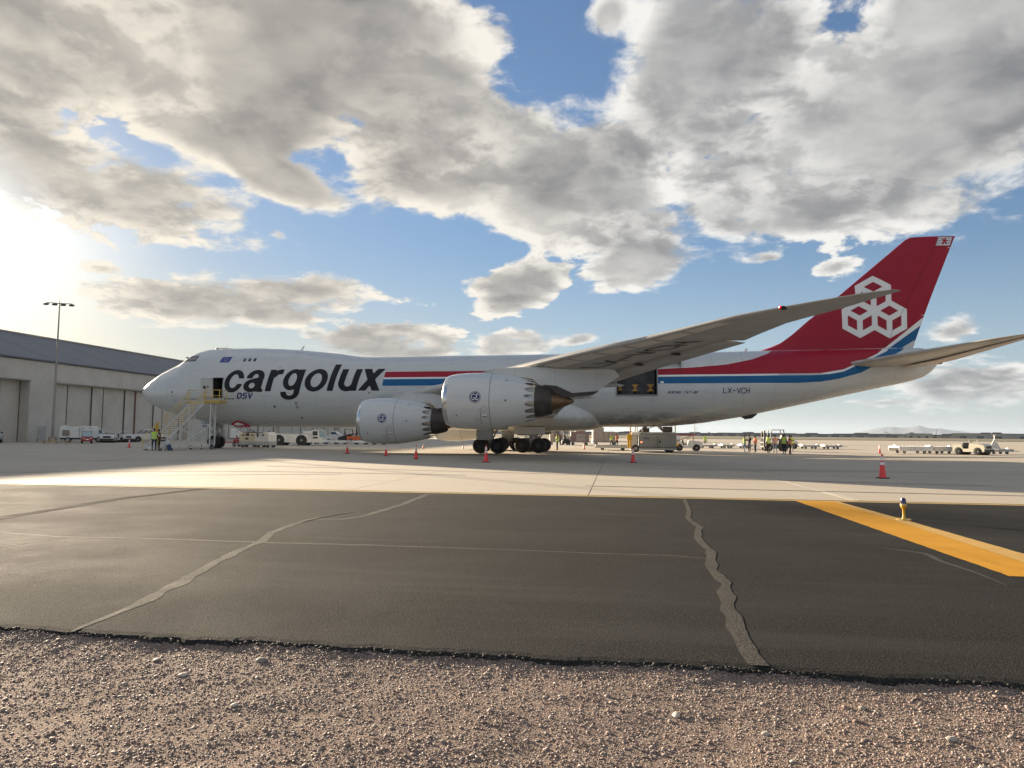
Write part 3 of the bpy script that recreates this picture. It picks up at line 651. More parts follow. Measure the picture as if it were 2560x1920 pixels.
# ------------------------------------------------------------------ aircraft
def paint(name, base, rough=.30, seams=True):
    """gloss paint with faint panel seams, streaks of grime and rear belly shade painted in"""
    m = pm(name, base, rough, coat=.25)
    N = NT(m.node_tree); b = N.n['Principled BSDF']
    tc = N.node('ShaderNodeTexCoord'); v = tc.outputs['Object']
    st = N.noise(N.vmath('MULTIPLY', v, (.35, 1, 2.2)), 1.6, 6, .62)
    c = N.mix(N.ramp(st, .35, .8), (*base, 1), (*(x*.90 for x in base), 1))
    if seams:
        x, y, z = N.sep(v)
        fx = N.math('ABSOLUTE', N.sub(N.math('FRACT', N.div(N.add(x, .7), 2.54)), .5))
        fz = N.math('ABSOLUTE', N.sub(N.math('FRACT', N.div(z, 1.32)), .5))
        ln = N.math('MAXIMUM', N.ramp(fx, .4940, .4975), N.mul(N.ramp(fz, .489, .496), .7))
        c = N.mix(N.mul(ln, .34), c, (.12, .12, .13, 1))
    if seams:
        grime_shade = N.mul(N.ramp(N.add(z, N.mul(st, 1.2)), 4.6, 3.0), N.ramp(N.add(x, N.mul(st, 4)), 43, 50)); grime_shade = N.mul(grime_shade, N.ramp(N.noise(N.vmath('MULTIPLY', v, (.9, 1, .5)), 1.4, 6, .65), .26, .52))
        c = N.mix(N.mul(grime_shade, .92), c, (.065, .056, .046, 1))  # rear belly grime, deepened so its colour also paints in underside shade
    N.put(b.inputs['Base Color'], c)
    N.put(b.inputs['Roughness'], N.ramp(st, .3, .8, rough-.05, rough+.15))
    bn = N.node('ShaderNodeBump'); bn.inputs['Strength'].default_value = .10; bn.inputs['Distance'].default_value = .05
    N.put(bn.inputs['Height'], N.noise(N.vmath('MULTIPLY', v, (.5, .5, 1)), 1.3, 2, .5)); N.l.new(bn.outputs[0], b.inputs['Normal'])
    return m
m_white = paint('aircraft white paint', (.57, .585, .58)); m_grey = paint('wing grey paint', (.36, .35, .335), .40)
m_nac = paint('nacelle paint', (.60, .615, .615), .26, seams=False)
m_red = pm('livery red', (.33, .003, .022), .38, coat=.04, spec=.3, var=.06, vscale=1.2); m_blue = pm('livery blue', (.002, .105, .27), .38, coat=.04, spec=.3, var=.06, vscale=1.2)
m_logo = pm('livery black', (.010, .0105, .013), .42, spec=.25); m_navy = pm('lettering navy', (.018, .022, .12), .35)
m_line = pm('livery line white', (.82, .82, .81), .3); m_bare = pm('polished lip metal', (.62, .62, .61), .22, .85, var=.08)
m_tyre = pm('tyre rubber', (.014, .014, .015), .75, var=.25, vscale=6, bump=.2, bscale=30); m_rim = pm('wheel rim grey', (.32, .32, .32), .45, .4, var=.15)
m_strut = pm('gear strut metal', (.33, .33, .33), .4, .5, var=.2); m_dark = pm('dark cavity', (.012, .012, .013), .8); m_hot = pm('heat-tinted titanium', (.20, .125, .075), .42, .75, var=.25, vscale=4)
m_core = pm('core cowl metal', (.50, .49, .47), .35, .75, var=.2, vscale=3, dirt=(.05, .04, .035), dirt_amt=.5); m_soot = pm('sooty metal', (.07, .06, .055), .55, .5, var=.3)
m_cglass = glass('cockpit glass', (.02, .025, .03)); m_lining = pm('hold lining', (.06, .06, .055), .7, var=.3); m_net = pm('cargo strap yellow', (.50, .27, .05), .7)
m_chrome = pm('polished strut', (.7, .7, .7), .15, 1.0); m_gap = pm('seam shadow gap', (.03, .03, .032), .8)

FX_T = [(0, 5.43), (.12, 5.8), (.3, 6.05), (1.385, 6.84), (2.5, 7.52), (3.62, 8.04), (4.35, 8.38), (4.81, 8.66), (5.31, 9.05), (5.82, 9.34), (6.58, 9.62), (7.3, 9.755), (8.8, 9.83), (11.9, 9.856), (12.6, 9.84), (14.7, 9.75), (16.8, 9.61), (20.46, 9.27), (22.4, 8.98), (23.2, 8.90), (26.4, 8.90), (30.5, 8.95), (40, 9.02), (56, 9.13), (60, 9.2), (66, 9.3), (71, 9.38), (73.0, 9.33), (73.8, 9.0), (74.32, 8.30)]
FX_B = [(0, 5.43), (.12, 5.15), (.35, 4.93), (.86, 4.49), (1.57, 4.10), (2.5, 3.72), (4, 3.28), (5.92, 2.86), (7.06, 2.6), (8.9, 2.33), (12.2, 2.17), (19, 2.14), (23, 2.16), (40, 2.3), (49, 2.40), (52.2, 2.52), (54.5, 2.76), (57.76, 3.30), (62.8, 4.40), (67.75, 5.52), (71.3, 6.3), (72.9, 6.74), (73.7, 7.3), (74.32, 8.05)]
FX_W = [(0, .02), (.12, .38), (.35, .72), (.86, 1.2), (1.57, 1.66), (2.5, 2.10), (4, 2.60), (5.9, 3.0), (8.9, 3.2), (11, 3.25), (53, 3.25), (57, 3.12), (61, 2.78), (65, 2.25), (69, 1.55), (72, .92), (73.7, .5), (74.32, .25)]
FX_C = [(0, 5.43), (.86, 5.36), (2.5, 5.3), (6, 5.35), (11, 5.45), (50, 5.5), (56, 5.75), (60, 6.25), (64, 6.85), (68, 7.35), (72, 7.9), (74.32, 8.18)]
def _pl(tab, x):
    a = np.array(tab); return np.interp(x, a[:, 0], a[:, 1])
def fus(x): return _pl(FX_T, x), _pl(FX_B, x), _pl(FX_W, x), _pl(FX_C, x)
def fus_y(x, z):
    """half width of the fuselage at station x, height z"""
    zt, zb, w, zc = fus(x); z = np.clip(z, zb+.001, zt-.001)
    t = np.where(z > zc, (z-zc)/(zt-zc), (zc-z)/(zc-zb)); return w*np.sqrt(np.clip(1-t*t, 0, 1))
def on_fus(off=.012, side=-1):
    def f(P):
        y = fus_y(P[:, 0], P[:, 1])+off; return np.stack([P[:, 0], side*y, P[:, 1]], 1)
    return f
CD = (47.02, 50.51, 5.08, 8.05)        # main deck cargo door opening
PD = (9.33, 10.42, 4.80, 6.72)         # crew door opening
plane = empty('cargo_jet', (0, 0, 0), 0, 'large white four-engine cargo jet with red tail parked across the apron', 'aircraft')
def build_fuselage():
    xs = sorted(set([round(float(v), 3) for v in np.concatenate([np.linspace(0, .12, 4), np.linspace(.12, 2.5, 14), np.linspace(2.5, 12, 34), np.linspace(12, 24, 26), np.linspace(24, 52, 30), np.linspace(52, 73, 30), np.linspace(73, 74.32, 8)])] + [CD[0], CD[1], PD[0], PD[1]]))
    zt, zb, w, zc = fus(np.array([48.7]))
    cd_t = [math.asin((z-zc[0])/(zt[0]-zc[0])) if z > zc[0] else -math.asin((zc[0]-z)/(zc[0]-zb[0])) for z in CD[2:]]
    zt, zb, w, zc = fus(np.array([9.9]))
    pd_t = [math.asin((z-zc[0])/(zt[0]-zc[0])) if z > zc[0] else -math.asin((zc[0]-z)/(zc[0]-zb[0])) for z in PD[2:]]
    th = sorted(set(list(np.round(np.linspace(-math.pi/2, math.pi/2, 33), 4)) + [round(v, 4) for v in cd_t+pd_t]))
    full = th + [math.pi - t for t in th[-2:0:-1]]     # port side then starboard
    rings = []
    for x in xs:
        zt, zb, w, zc = (float(v) for v in fus(np.array([x])).__iter__()) if False else [float(v[0]) for v in fus(np.array([x]))]
        ring_ = []
        for t in full:
            zz = zc + (zt-zc if math.sin(t) > 0 else zc-zb)*math.sin(t); ring_.append((x, -w*math.cos(t), zz))
        rings.append(ring_)
    mb = MB(); mb.loft(rings)
    # open the two doorways on the port side
    keep = []
    for f in mb.f:
        c = np.mean([mb.v[i] for i in f], axis=0)
        if c[1] < 0 and any(d[0] < c[0] < d[1] and d[2]-.01 < c[2] < d[3]+.01 for d in (CD, PD)) and len(f) == 4: continue
        keep.append(f)
    mb.f = keep; mb.mi = [0]*len(keep)
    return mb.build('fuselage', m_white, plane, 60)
fuse = build_fuselage()
ofp = on_fus()
def fdecal(name, sdf, b, mat, step=.05, parent=fuse, off=.012): return decal(name, sdf, b, step, on_fus(off), mat, parent)

# --- cargo title letters: heavy slanted lower case
SL = .20
def glyphs():
    W = .29      # half stroke width
    def arc(X, Z, c, rx, rz, w): return ring(X, Z, c, rx+w*.0, rz, w*2, w*1.75)
    def c_(X, Z):
        r = ring(X, Z, (1.02, 1.04), 1.02, 1.07, .56, .42)
        cut = np.maximum(1.05-X, np.abs(Z-1.04)-.26); return np.maximum(r, -cut)
    def a_(X, Z):
        s1 = segflat(X, Z, (1.50, .02), (1.50, 1.5), .28)
        bowl = ring(X, Z, (.82, .60), .80, .62, .52, .36)
        top = np.maximum(ring(X, Z, (.96, 1.36), .83, .74, .56, .40), np.maximum(1.34-Z, -1e9))
        left = np.maximum(np.maximum(np.abs(X-.41)-.28, np.abs(Z-1.42)-.14), -1e9)
        foot = segflat(X, Z, (1.5, .15), (1.95, .15), .15)
        tie = segflat(X, Z, (.8, 1.10), (1.4, 1.22), .16)
        return np.minimum.reduce([s1, bowl, top, left, foot, tie])
    def r_(X, Z):
        s = segflat(X, Z, (.33, 0), (.33, 2.05), .30)
        t = np.maximum(ring(X, Z, (1.22, 1.20), 1.05, .88, .60, .46), np.maximum(1.30-Z, X-1.40)); return np.minimum(s, t)
    def g_(X, Z):
        o = ring(X, Z, (.92, 1.10), .92, 1.0, .54, .40); s = segflat(X, Z, (1.62, -.2), (1.62, 2.06), .29)
        b = np.maximum(ring(X, Z, (.97, -.10), .94, .68, .56, .38), np.maximum(Z+.06, -1e9))
        l = np.maximum(np.abs(X-.31)-.28, np.abs(Z+.12)-.08); return np.minimum.reduce([o, s, b, l])
    def o_(X, Z): return ring(X, Z, (1.10, 1.04), 1.10, 1.07, .58, .42)
    def l_(X, Z): return segflat(X, Z, (.32, 0), (.32, 2.52), .30)
    def u_(X, Z):
        l = segflat(X, Z, (.32, .7), (.32, 2.05), .30); r = segflat(X, Z, (1.62, 0), (1.62, 2.05), .30)
        b = np.maximum(ring(X, Z, (.98, .86), .96, .90, .58, .44), Z-.86); return np.minimum.reduce([l, r, b])
    def x_(X, Z):
        a = polysd(X, Z, [(0, 0), (.72, 0), (2.02, 2.05), (1.30, 2.05)]); b = polysd(X, Z, [(1.34, 0), (2.08, 0), (.72, 2.05), (-.02, 2.05)]); return np.minimum(a, b)
    # name, function, left x, baseline z, width scale, glyph extent
    return [(c_, 10.38, 5.34, .92, 2.05), (a_, 12.36, 5.36, 1.04, 1.95), (r_, 14.62, 5.42, .96, 1.45), (g_, 16.20, 5.42, .98, 1.95), (o_, 18.34, 5.42, .98, 2.2), (l_, 20.68, 5.46, .98, .65), (u_, 21.60, 5.46, 1.0, 1.95), (x_, 23.68, 5.48, 1.0, 2.1)]
for (fn, x0, zb0, sx, ext) in glyphs():
    def sdf(X, Z, fn=fn, x0=x0, zb0=zb0, sx=sx):
        lz = Z-zb0; return fn((X-x0-SL*lz)/sx, lz)
    fdecal('letter', sdf, (x0-.4, x0+ext*sx+.75, zb0-.85, zb0+2.6), m_logo, .045)

# --- stripes
def band(name, top, bot, x0, x1, mat, slant=0.0, step=.11, off=.010):
    def sdf(X, Z):
        t = _pl(top, X); b = _pl(bot, X); return np.maximum.reduce([Z-t, b-Z, (x0+slant*(Z-6.5))-X, X-x1])
    zmax = max(p[1] for p in top); zmin = min(p[1] for p in bot)
    return fdecal(name, sdf, (x0-.3, x1+.3, zmin-.2, zmax+.2), mat, step, off=off)
RT = [(26, 7.24), (40, 7.30), (50.6, 7.37), (53.5, 7.50), (56.4, 7.76), (58.6, 8.24), (60, 8.80), (60.75, 9.3), (62, 9.45)]
RB = [(26, 6.70), (50.6, 6.85), (57.8, 6.91), (63.4, 6.98), (64.1, 7.01), (66, 7.35), (69, 8.75), (69.6, 9.2), (70, 9.6)]
BT = [(26, 6.53), (50.6, 6.67), (57.8, 6.74), (63.4, 6.83), (64.8, 6.92), (66, 7.15), (69.9, 9.0), (70.5, 9.6)]
BB = [(26, 5.92), (50.6, 6.09), (57.8, 6.13), (62, 6.16), (64.1, 6.29), (65.6, 6.55), (67.5, 7.1), (71.2, 9.1), (71.8, 9.6)]
OUT = [(x, z+.07) for x, z in RT]; OUB = [(x, z-.06) for x, z in BB]
for xa, xb in ((26.05, CD[0]-.02), (CD[1]+.02, 60.6)):
    sl = .12 if xa < 30 else 0
    band('stripe_line', OUT, [(x, z+.01) for x, z in RT], xa, xb, m_line, sl); band('stripe_line', [(x, z-.01) for x, z in RB], [(x, z+.01) for x, z in BT], xa, min(xb, 64), m_line, sl)
    band('red_stripe', RT, RB, xa, xb if xa < 30 else 70.6, m_red, sl); band('blue_stripe', BT, BB, xa, xb if xa < 30 else 71.5, m_blue, sl)
    band('stripe_line', [(x, z-.01) for x, z in BB], OUB, xa, xb if xa < 30 else 65.5, m_line, sl)
band('stripe_line', [(x, z-.02) for x, z in RB], [(x, z+.02) for x, z in BT], 64.02, 70.8, m_line, 0)

# --- small lettering made of strokes
FONT = {
 'L': [((0, 1), (0, 0)), ((0, 0), (.6, 0))], 'X': [((0, 0), (.65, 1)), ((0, 1), (.65, 0))], '-': [((.05, .5), (.55, .5))], 'V': [((0, 1), (.32, 0)), ((.32, 0), (.65, 1))],
 'C': [((.62, .85), (.5, 1)), ((.5, 1), (.15, 1)), ((.15, 1), (0, .85)), ((0, .85), (0, .15)), ((0, .15), (.15, 0)), ((.15, 0), (.5, 0)), ((.5, 0), (.62, .15))],
 'H': [((0, 0), (0, 1)), ((.6, 0), (.6, 1)), ((0, .5), (.6, .5))], 'B': [((0, 0), (0, 1)), ((0, 1), (.5, 1)), ((.5, 1), (.6, .78)), ((.6, .78), (.5, .52)), ((0, .52), (.5, .52)), ((.5, .52), (.64, .26)), ((.64, .26), (.5, 0)), ((.5, 0), (0, 0))],
 'O': [((0, .15), (0, .85)), ((0, .85), (.15, 1)), ((.15, 1), (.5, 1)), ((.5, 1), (.65, .85)), ((.65, .85), (.65, .15)), ((.65, .15), (.5, 0)), ((.5, 0), (.15, 0)), ((.15, 0), (0, .15))],
 'E': [((0, 0), (0, 1)), ((0, 1), (.6, 1)), ((0, .5), (.5, .5)), ((0, 0), (.6, 0))], 'I': [((.1, 0), (.1, 1))], 'N': [((0, 0), (0, 1)), ((0, 1), (.6, 0)), ((.6, 0), (.6, 1))],
 'G': [((.62, .85), (.5, 1)), ((.5, 1), (.15, 1)), ((.15, 1), (0, .85)), ((0, .85), (0, .15)), ((0, .15), (.15, 0)), ((.15, 0), (.5, 0)), ((.5, 0), (.64, .15)), ((.64, .15), (.64, .48)), ((.64, .48), (.35, .48))],
 '7': [((0, 1), (.62, 1)), ((.62, 1), (.2, 0))], '4': [((.45, 0), (.45, 1)), ((.45, 1), (0, .3)), ((0, .3), (.62, .3))],
 '8': [((.1, .55), (.02, .8)), ((.02, .8), (.15, 1)), ((.15, 1), (.48, 1)), ((.48, 1), (.6, .8)), ((.6, .8), (.5, .55)), ((.1, .55), (.5, .55)), ((.5, .55), (.64, .25)), ((.64, .25), (.5, 0)), ((.5, 0), (.12, 0)), ((.12, 0), (0, .25)), ((0, .25), (.1, .55))],
 'F': [((0, 0), (0, 1)), ((0, 1), (.6, 1)), ((0, .5), (.5, .5))], 'D': [((0, 0), (0, 1)), ((0, 1), (.42, 1)), ((.42, 1), (.66, .75)), ((.66, .75), (.66, .25)), ((.66, .25), (.42, 0)), ((.42, 0), (0, 0))],
 'S': [((.62, 1), (.12, 1)), ((.12, 1), (0, .85)), ((0, .85), (0, .66)), ((0, .66), (.12, .53)), ((.12, .53), (.52, .5)), ((.52, .5), (.64, .38)), ((.64, .38), (.64, .14)), ((.64, .14), (.52, 0)), ((.52, 0), (0, 0))],
}
def text_sdf(txt, x0, z0, h, adv=.9, w=.07, slant=0.0, sx=1.0):
    def sdf(X, Z):
        d = np.full(X.shape, 9.0); lz = (Z-z0)/h; lx = (X-x0)/(h*sx)-slant*lz
        k = 0.0
        for ch in txt:
            if ch != ' ':
                for a, b in FONT[ch]: d = np.minimum(d, seg(lx-k, lz, a, b, w))
            k += adv*(.55 if ch == 'I' else 1)
        return d*h
    return sdf, (x0-.3*h, x0+h*sx*(adv*len(txt)+.5)+slant*h, z0-.25*h, z0+1.25*h)
def ftext(name, txt, x0, z0, h, mat, step, **k):
    s, b = text_sdf(txt, x0, z0, h, **k); return fdecal(name, s, b, mat, step)
ftext('registration', 'LX-VCH', 56.0, 5.28, .43, m_navy, .022, adv=.88, w=.075)
ftext('lettering', 'BOEING 747-8F', 51.36, 5.24, .19, m_navy, .014, adv=.95, w=.10, slant=.4, sx=1.13)
ftext('lettering', 'DSV', 11.92, 4.78, .46, m_navy, .020, adv=1.0, w=.135, slant=.2, sx=1.15)
for i in range(3): fdecal('caption_line', lambda X, Z, i=i: np.maximum(np.abs(X-(10.72+.36*i))-.15, np.abs(Z-4.72)-.045), (10.4, 11.8, 4.6, 4.85), m_navy, .03)
for (x, z, w_, h_) in ((7.4, 4.7, .45, .05), (7.2, 4.35, .6, .07), (6.6, 4.72, .35, .06), (5.3, 4.6, .22, .03)): fdecal('caption_line', lambda X, Z, x=x, z=z, w_=w_, h_=h_: np.maximum(np.abs(X-x)-w_, np.abs(Z-z)-h_), (x-w_-.1, x+w_+.1, z-.15, z+.15), m_rim, .03)
fdecal('flag', lambda X, Z: np.maximum(np.abs(Z-8.51)-.29, np.abs(X-10.12-.28*(Z-8.5))-.50), (9.3, 10.9, 8.1, 8.9), pm('flag blue', (.02, .05, .27), .35), .03)
for i in range(12):
    t = 2*math.pi*i/12; cx, cz = 10.14+.17*math.cos(t), 8.51+.17*math.sin(t)
    fdecal('flag_star', lambda X, Z: np.hypot(X-cx, Z-cz)-.028, (cx-.04, cx+.04, cz-.04, cz+.04), pm('flag star gold', (.75, .5, .08), .4), .012, off=.022)
m_pane = glass('cabin window', (.05, .04, .04))
for x in (12.07, 12.58, 13.10):
    fdecal('cabin_window', lambda X, Z, x=x: np.maximum(np.hypot(np.maximum(np.abs(X-x)-.05, 0), np.maximum(np.abs(Z-8.47)-.09, 0))-.08, -1), (x-.2, x+.2, 8.2, 8.75), m_pane, .02)
for (x, z, r) in ((15.52, 4.02, .11), (17.68, 4.33, .14), (17.73, 3.97, .14), (17.9, 3.01, .10), (24.78, 5.29, .07), (15.87, 7.66, .05), (5.0, 5.38, .09), (5.0, 5.05, .05)):
    fdecal('vent_port', lambda X, Z, x=x, z=z, r=r: np.hypot(X-x, Z-z)-r, (x-.2, x+.2, z-.2, z+.2), m_soot if r < .12 else m_rim, .025)
fdecal('service_label', lambda X, Z: np.maximum(np.abs(X-50.9)-.14, np.abs(Z-6.2)-.09), (50.6, 51.2, 6.0, 6.4), m_line, .03, off=.02)

# --- cockpit windows wrap round the brow
for k, (xa, xb, za, zb_) in enumerate(((5.55, 5.92, 8.52, 8.86), (5.98, 6.34, 8.47, 8.90), (6.40, 6.86, 8.45, 8.92))):
    for sd in (-1, 1):
        def mp(P, sd=sd):
            y = fus_y(P[:, 0], P[:, 1])+.014; return np.stack([P[:, 0], sd*y, P[:, 1]], 1)
        decal('cockpit_window', lambda X, Z: np.maximum(np.abs(X-(xa+xb)/2-.25*(Z-8.68))-(xb-xa)/2, np.abs(Z-(za+zb_)/2)-(zb_-za)/2), (xa-.2, xb+.2, za-.1, zb_+.1), .03, mp, m_cglass, fuse)
for sd in (-1, 1):
    decal('window_surround', lambda X, Z: np.maximum(np.abs(X-6.2-.25*(Z-8.68))-.74, np.abs(Z-8.69)-.29), (5.2, 7.2, 8.3, 9.1), .04, on_fus(.008, sd), m_soot, fuse)
mb = MB()
for sd in (-1, 1):
    for k in range(2): mb.box((5.28-.04*k, sd*(.25+.55*k), 8.86-.06*k), (.05, .5, .34), (0, -.55, 0))
mb.build('windscreen', m_cglass, fuse)
mb = MB(); mb.prism([(16.55, 9.55), (16.72, 9.57), (16.95, 10.02), (16.82, 10.02)], 'XZ', -.03, .03); mb.build('antenna_blade', m_white, fuse, 40)
mb = MB(); mb.prism([(58.2, 9.1), (58.5, 9.1), (58.55, 9.42), (58.44, 9.42)], 'XZ', -.03, .03); mb.build('antenna_blade', m_white, fuse, 40)

# --- crew door: dark doorway, lining, leaf swung forward
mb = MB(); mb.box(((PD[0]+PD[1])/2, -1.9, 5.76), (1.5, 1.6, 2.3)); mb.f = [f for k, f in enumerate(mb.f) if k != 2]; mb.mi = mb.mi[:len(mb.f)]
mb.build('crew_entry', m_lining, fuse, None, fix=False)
mb = MB(); mb.box((8.95, -3.42, 5.77), (1.16, .14, 1.90), (R(10), 0, R(7)), .05); leaf = mb.build('crew_door', m_white, plane)
mb = MB(); mb.cyl((8.76, -3.40, 5.80), (8.72, -3.56, 5.79), .15, .15, 14); mb.cyl((9.10, -3.36, 5.85), (9.08, -3.52, 5.84), .07, .07, 10); mb.build('door_handle', m_soot, leaf)
mb = MB(); mb.bar((9.36, -3.05, 6.2), (9.1, -3.3, 6.1), .06); mb.bar((9.36, -3.05, 5.3), (9.1, -3.3, 5.2), .06); mb.build('door_hinge', m_strut, leaf)

# --- cargo doorway: frame, dark hold with nets
def door_frame(d, name, t=.07):
    mb = MB(); x0, x1, z0, z1 = d; n = 10
    def pt(x, z, o=.03): return (x, -float(fus_y(np.array([x]), np.array([z]))[0])-o, z)
    for x in (x0, x1): mb.tube([pt(x, z0+(z1-z0)*i/n) for i in range(n+1)], t*.55, 6)
    for z in (z0, z1): mb.tube([pt(x0+(x1-x0)*i/4, z) for i in range(5)], t*.55, 6)
    return mb.build(name, m_rim, fuse)
door_frame(CD, 'cargo_door_frame', .10); door_frame(PD, 'crew_door_frame', .06)
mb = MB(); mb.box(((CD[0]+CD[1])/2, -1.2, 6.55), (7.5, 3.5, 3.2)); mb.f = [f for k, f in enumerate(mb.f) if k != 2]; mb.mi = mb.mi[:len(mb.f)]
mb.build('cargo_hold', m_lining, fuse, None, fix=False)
mb = MB(); mb.box((48.75, -3.0, 5.02), (3.44, .42, .10), None, .02)
for i in range(12): mb.cyl((47.2+i*.28, -3.2, 5.12), (47.2+i*.28, -2.85, 5.12), .045, .045, 8)
mb.build('door_sill', m_strut, fuse)
for x, s in ((47.35, .75), (48.62, 1.0), (49.95, 1.05)):
    mb = MB(); y = -2.6; z = 5.75
    mb.prism([(x-.30*s, z+.30*s), (x+.30*s, z+.30*s), (x+.04, z), (x+.30*s, z-.28*s), (x-.30*s, z-.28*s), (x-.04, z)], 'XZ', y-.02, y+.02)
    mb.build('cargo_net_strap', m_net, fuse, None)
    mb = MB(); mb.box((x, -2.5, 5.32), (.26, .2, .34), None, .04); mb.build('cargo_lock', m_tyre, fuse)
mb = MB(); mb.box((48.8, -1.4, 6.3), (3.2, .1, 2.4)); mb.build('cargo_container', pm('container dim metal', (.10, .10, .10), .6, var=.4, vscale=2), fuse)
mb = MB(); mb.prism([(46.9, 8.1), (50.6, 8.1), (50.6, 8.16), (46.9, 8.16)], 'XZ', -3.0, -2.2); mb.build('door_lintel', m_white, fuse)
# open cargo door panel, swung up over the doorway
rings = []
for i in range(9):
    t = i/8; ang = R(8+30*t); z = 8.12+.9*math.sin(R(25))*t+.25*t*t; y = -2.45-2.9*t; rings.append([(CD[0], y, z+.10), (CD[1], y, z+.10), (CD[1], y, z), (CD[0], y, z)])
mb = MB(); mb.loft(rings); mb.build('cargo_door', m_white, plane)

# --- belly fairing over the wing root
rings = []
for i in range(29):
    t = i/28; x = 20.6+t*25.2; s = math.sin(math.pi*min(1, t*1.35+.0)/2)**.8 if t < .74 else math.cos(math.pi/2*((t-.74)/.26)**1.9)**.62 if t < 1 else 0
    s = max(s, .02); hw = 3.34+.52*s; zt_ = 3.1+2.05*s; zb_ = 2.28-.36*s; zc_ = 3.2; r_ = []
    for k in range(25):
        a = math.pi*k/24; cz = math.cos(a); sy = math.sin(a); zz = zc_+(zt_-zc_)*cz if cz > 0 else zc_+(zc_-zb_)*cz
        yy = hw*(sy**.8 if sy > 0 else 0)*(.35+.65*s); r_.append((x, -yy, zz))
    rings.append(r_ + [(x, -p[1], p[2]) for p in r_[-2:0:-1]])
mb = MB(); mb.loft(rings); mb.build('wing_body_fairing', m_white, plane, 60)
# red outlined access panel hanging under the nose, with ground power cables
mb = MB(); mb.prism([(10.45, 2.35), (11.15, 2.75), (12.45, 2.28), (12.6, 2.12), (11.2, 2.12)], 'XZ', -1.75, -1.71); pn = mb.build('service_hatch', m_red, plane, None)
mb = MB(); mb.prism([(10.85, 2.36), (11.2, 2.56), (11.95, 2.30), (11.25, 2.22)], 'XZ', -1.775, -1.752); mb.build('hatch_plate', m_white, pn, None)

# --- wings
W_LE = [(0, 21.0), (3.25, 24.2), (10.4, 31.4), (13.3, 34.3), (20.24, 41.14), (24.29, 45.4), (27.24, 48.9), (30.63, 52.3), (32.04, 54.25), (32.84, 55.5), (33.74, 56.75), (34.45, 58.35)]
W_TE = [(0, 40.6), (3.25, 41.2), (13, 43.8), (20.2, 48.7), (24.0, 51.4), (26.95, 53.6), (29.75, 54.85), (30.75, 55.65), (32.07, 56.85), (33.3, 57.75), (34.45, 58.62)]
def wz(y): return 3.9+.1228*(y-3.25)+.00010*np.maximum(y-20, 0)**2*0
def wtw(y): return np.interp(y, [3.25, 13, 20, 34.5], [-.75, -.45, -.28, -.05])
def wth(y): return np.interp(y, [0, 3.25, 13, 20, 27, 30.6, 34.4], [.135, .13, .105, .095, .09, .085, .07])
AF_U = [(0, 0), (.006, .17), (.02, .29), (.05, .42), (.12, .54), (.25, .62), (.4, .63), (.55, .57), (.7, .42), (.85, .22), (1, .02)]
AF_L = [(0, 0), (.006, -.13), (.02, -.20), (.05, -.27), (.12, -.35), (.25, -.40), (.4, -.39), (.55, -.30), (.7, -.17), (.85, -.06), (1, -.02)]
def af(tab, t): return np.interp(t, [p[0] for p in tab], [p[1] for p in tab])
def wing_pt(y, t, up, side=-1, dz=0.0):
    xl = np.interp(y, *zip(*W_LE)); xt = np.interp(y, *zip(*W_TE)); c = xt-xl
    z = wz(y)+wtw(y)*t+af(AF_U if up else AF_L, t)*wth(y)*c+dz
    return np.stack([xl+c*t, side*y+0*t, z], -1)
def wing_solid(mb, ys, t0, t1, side, dxz=None, nt=None):
    ts = [t for t in sorted(set([p[0] for p in AF_U]+[t0, t1])) if t0 <= t <= t1]
    rings = []
    for y in ys:
        U = [wing_pt(np.float64(y), np.float64(t), True, side) for t in ts]; L = [wing_pt(np.float64(y), np.float64(t), False, side) for t in ts]
        pts = U[::-1]+(L[1:] if t0 == 0 else L)
        pts = [Vector(p) for p in pts]
        if dxz: pts = [dxz(p, y) for p in pts]
        rings.append(pts)
    mb.loft(rings)
m_le = pm('wing leading edge bare metal', (.66, .66, .64), .25, .6)
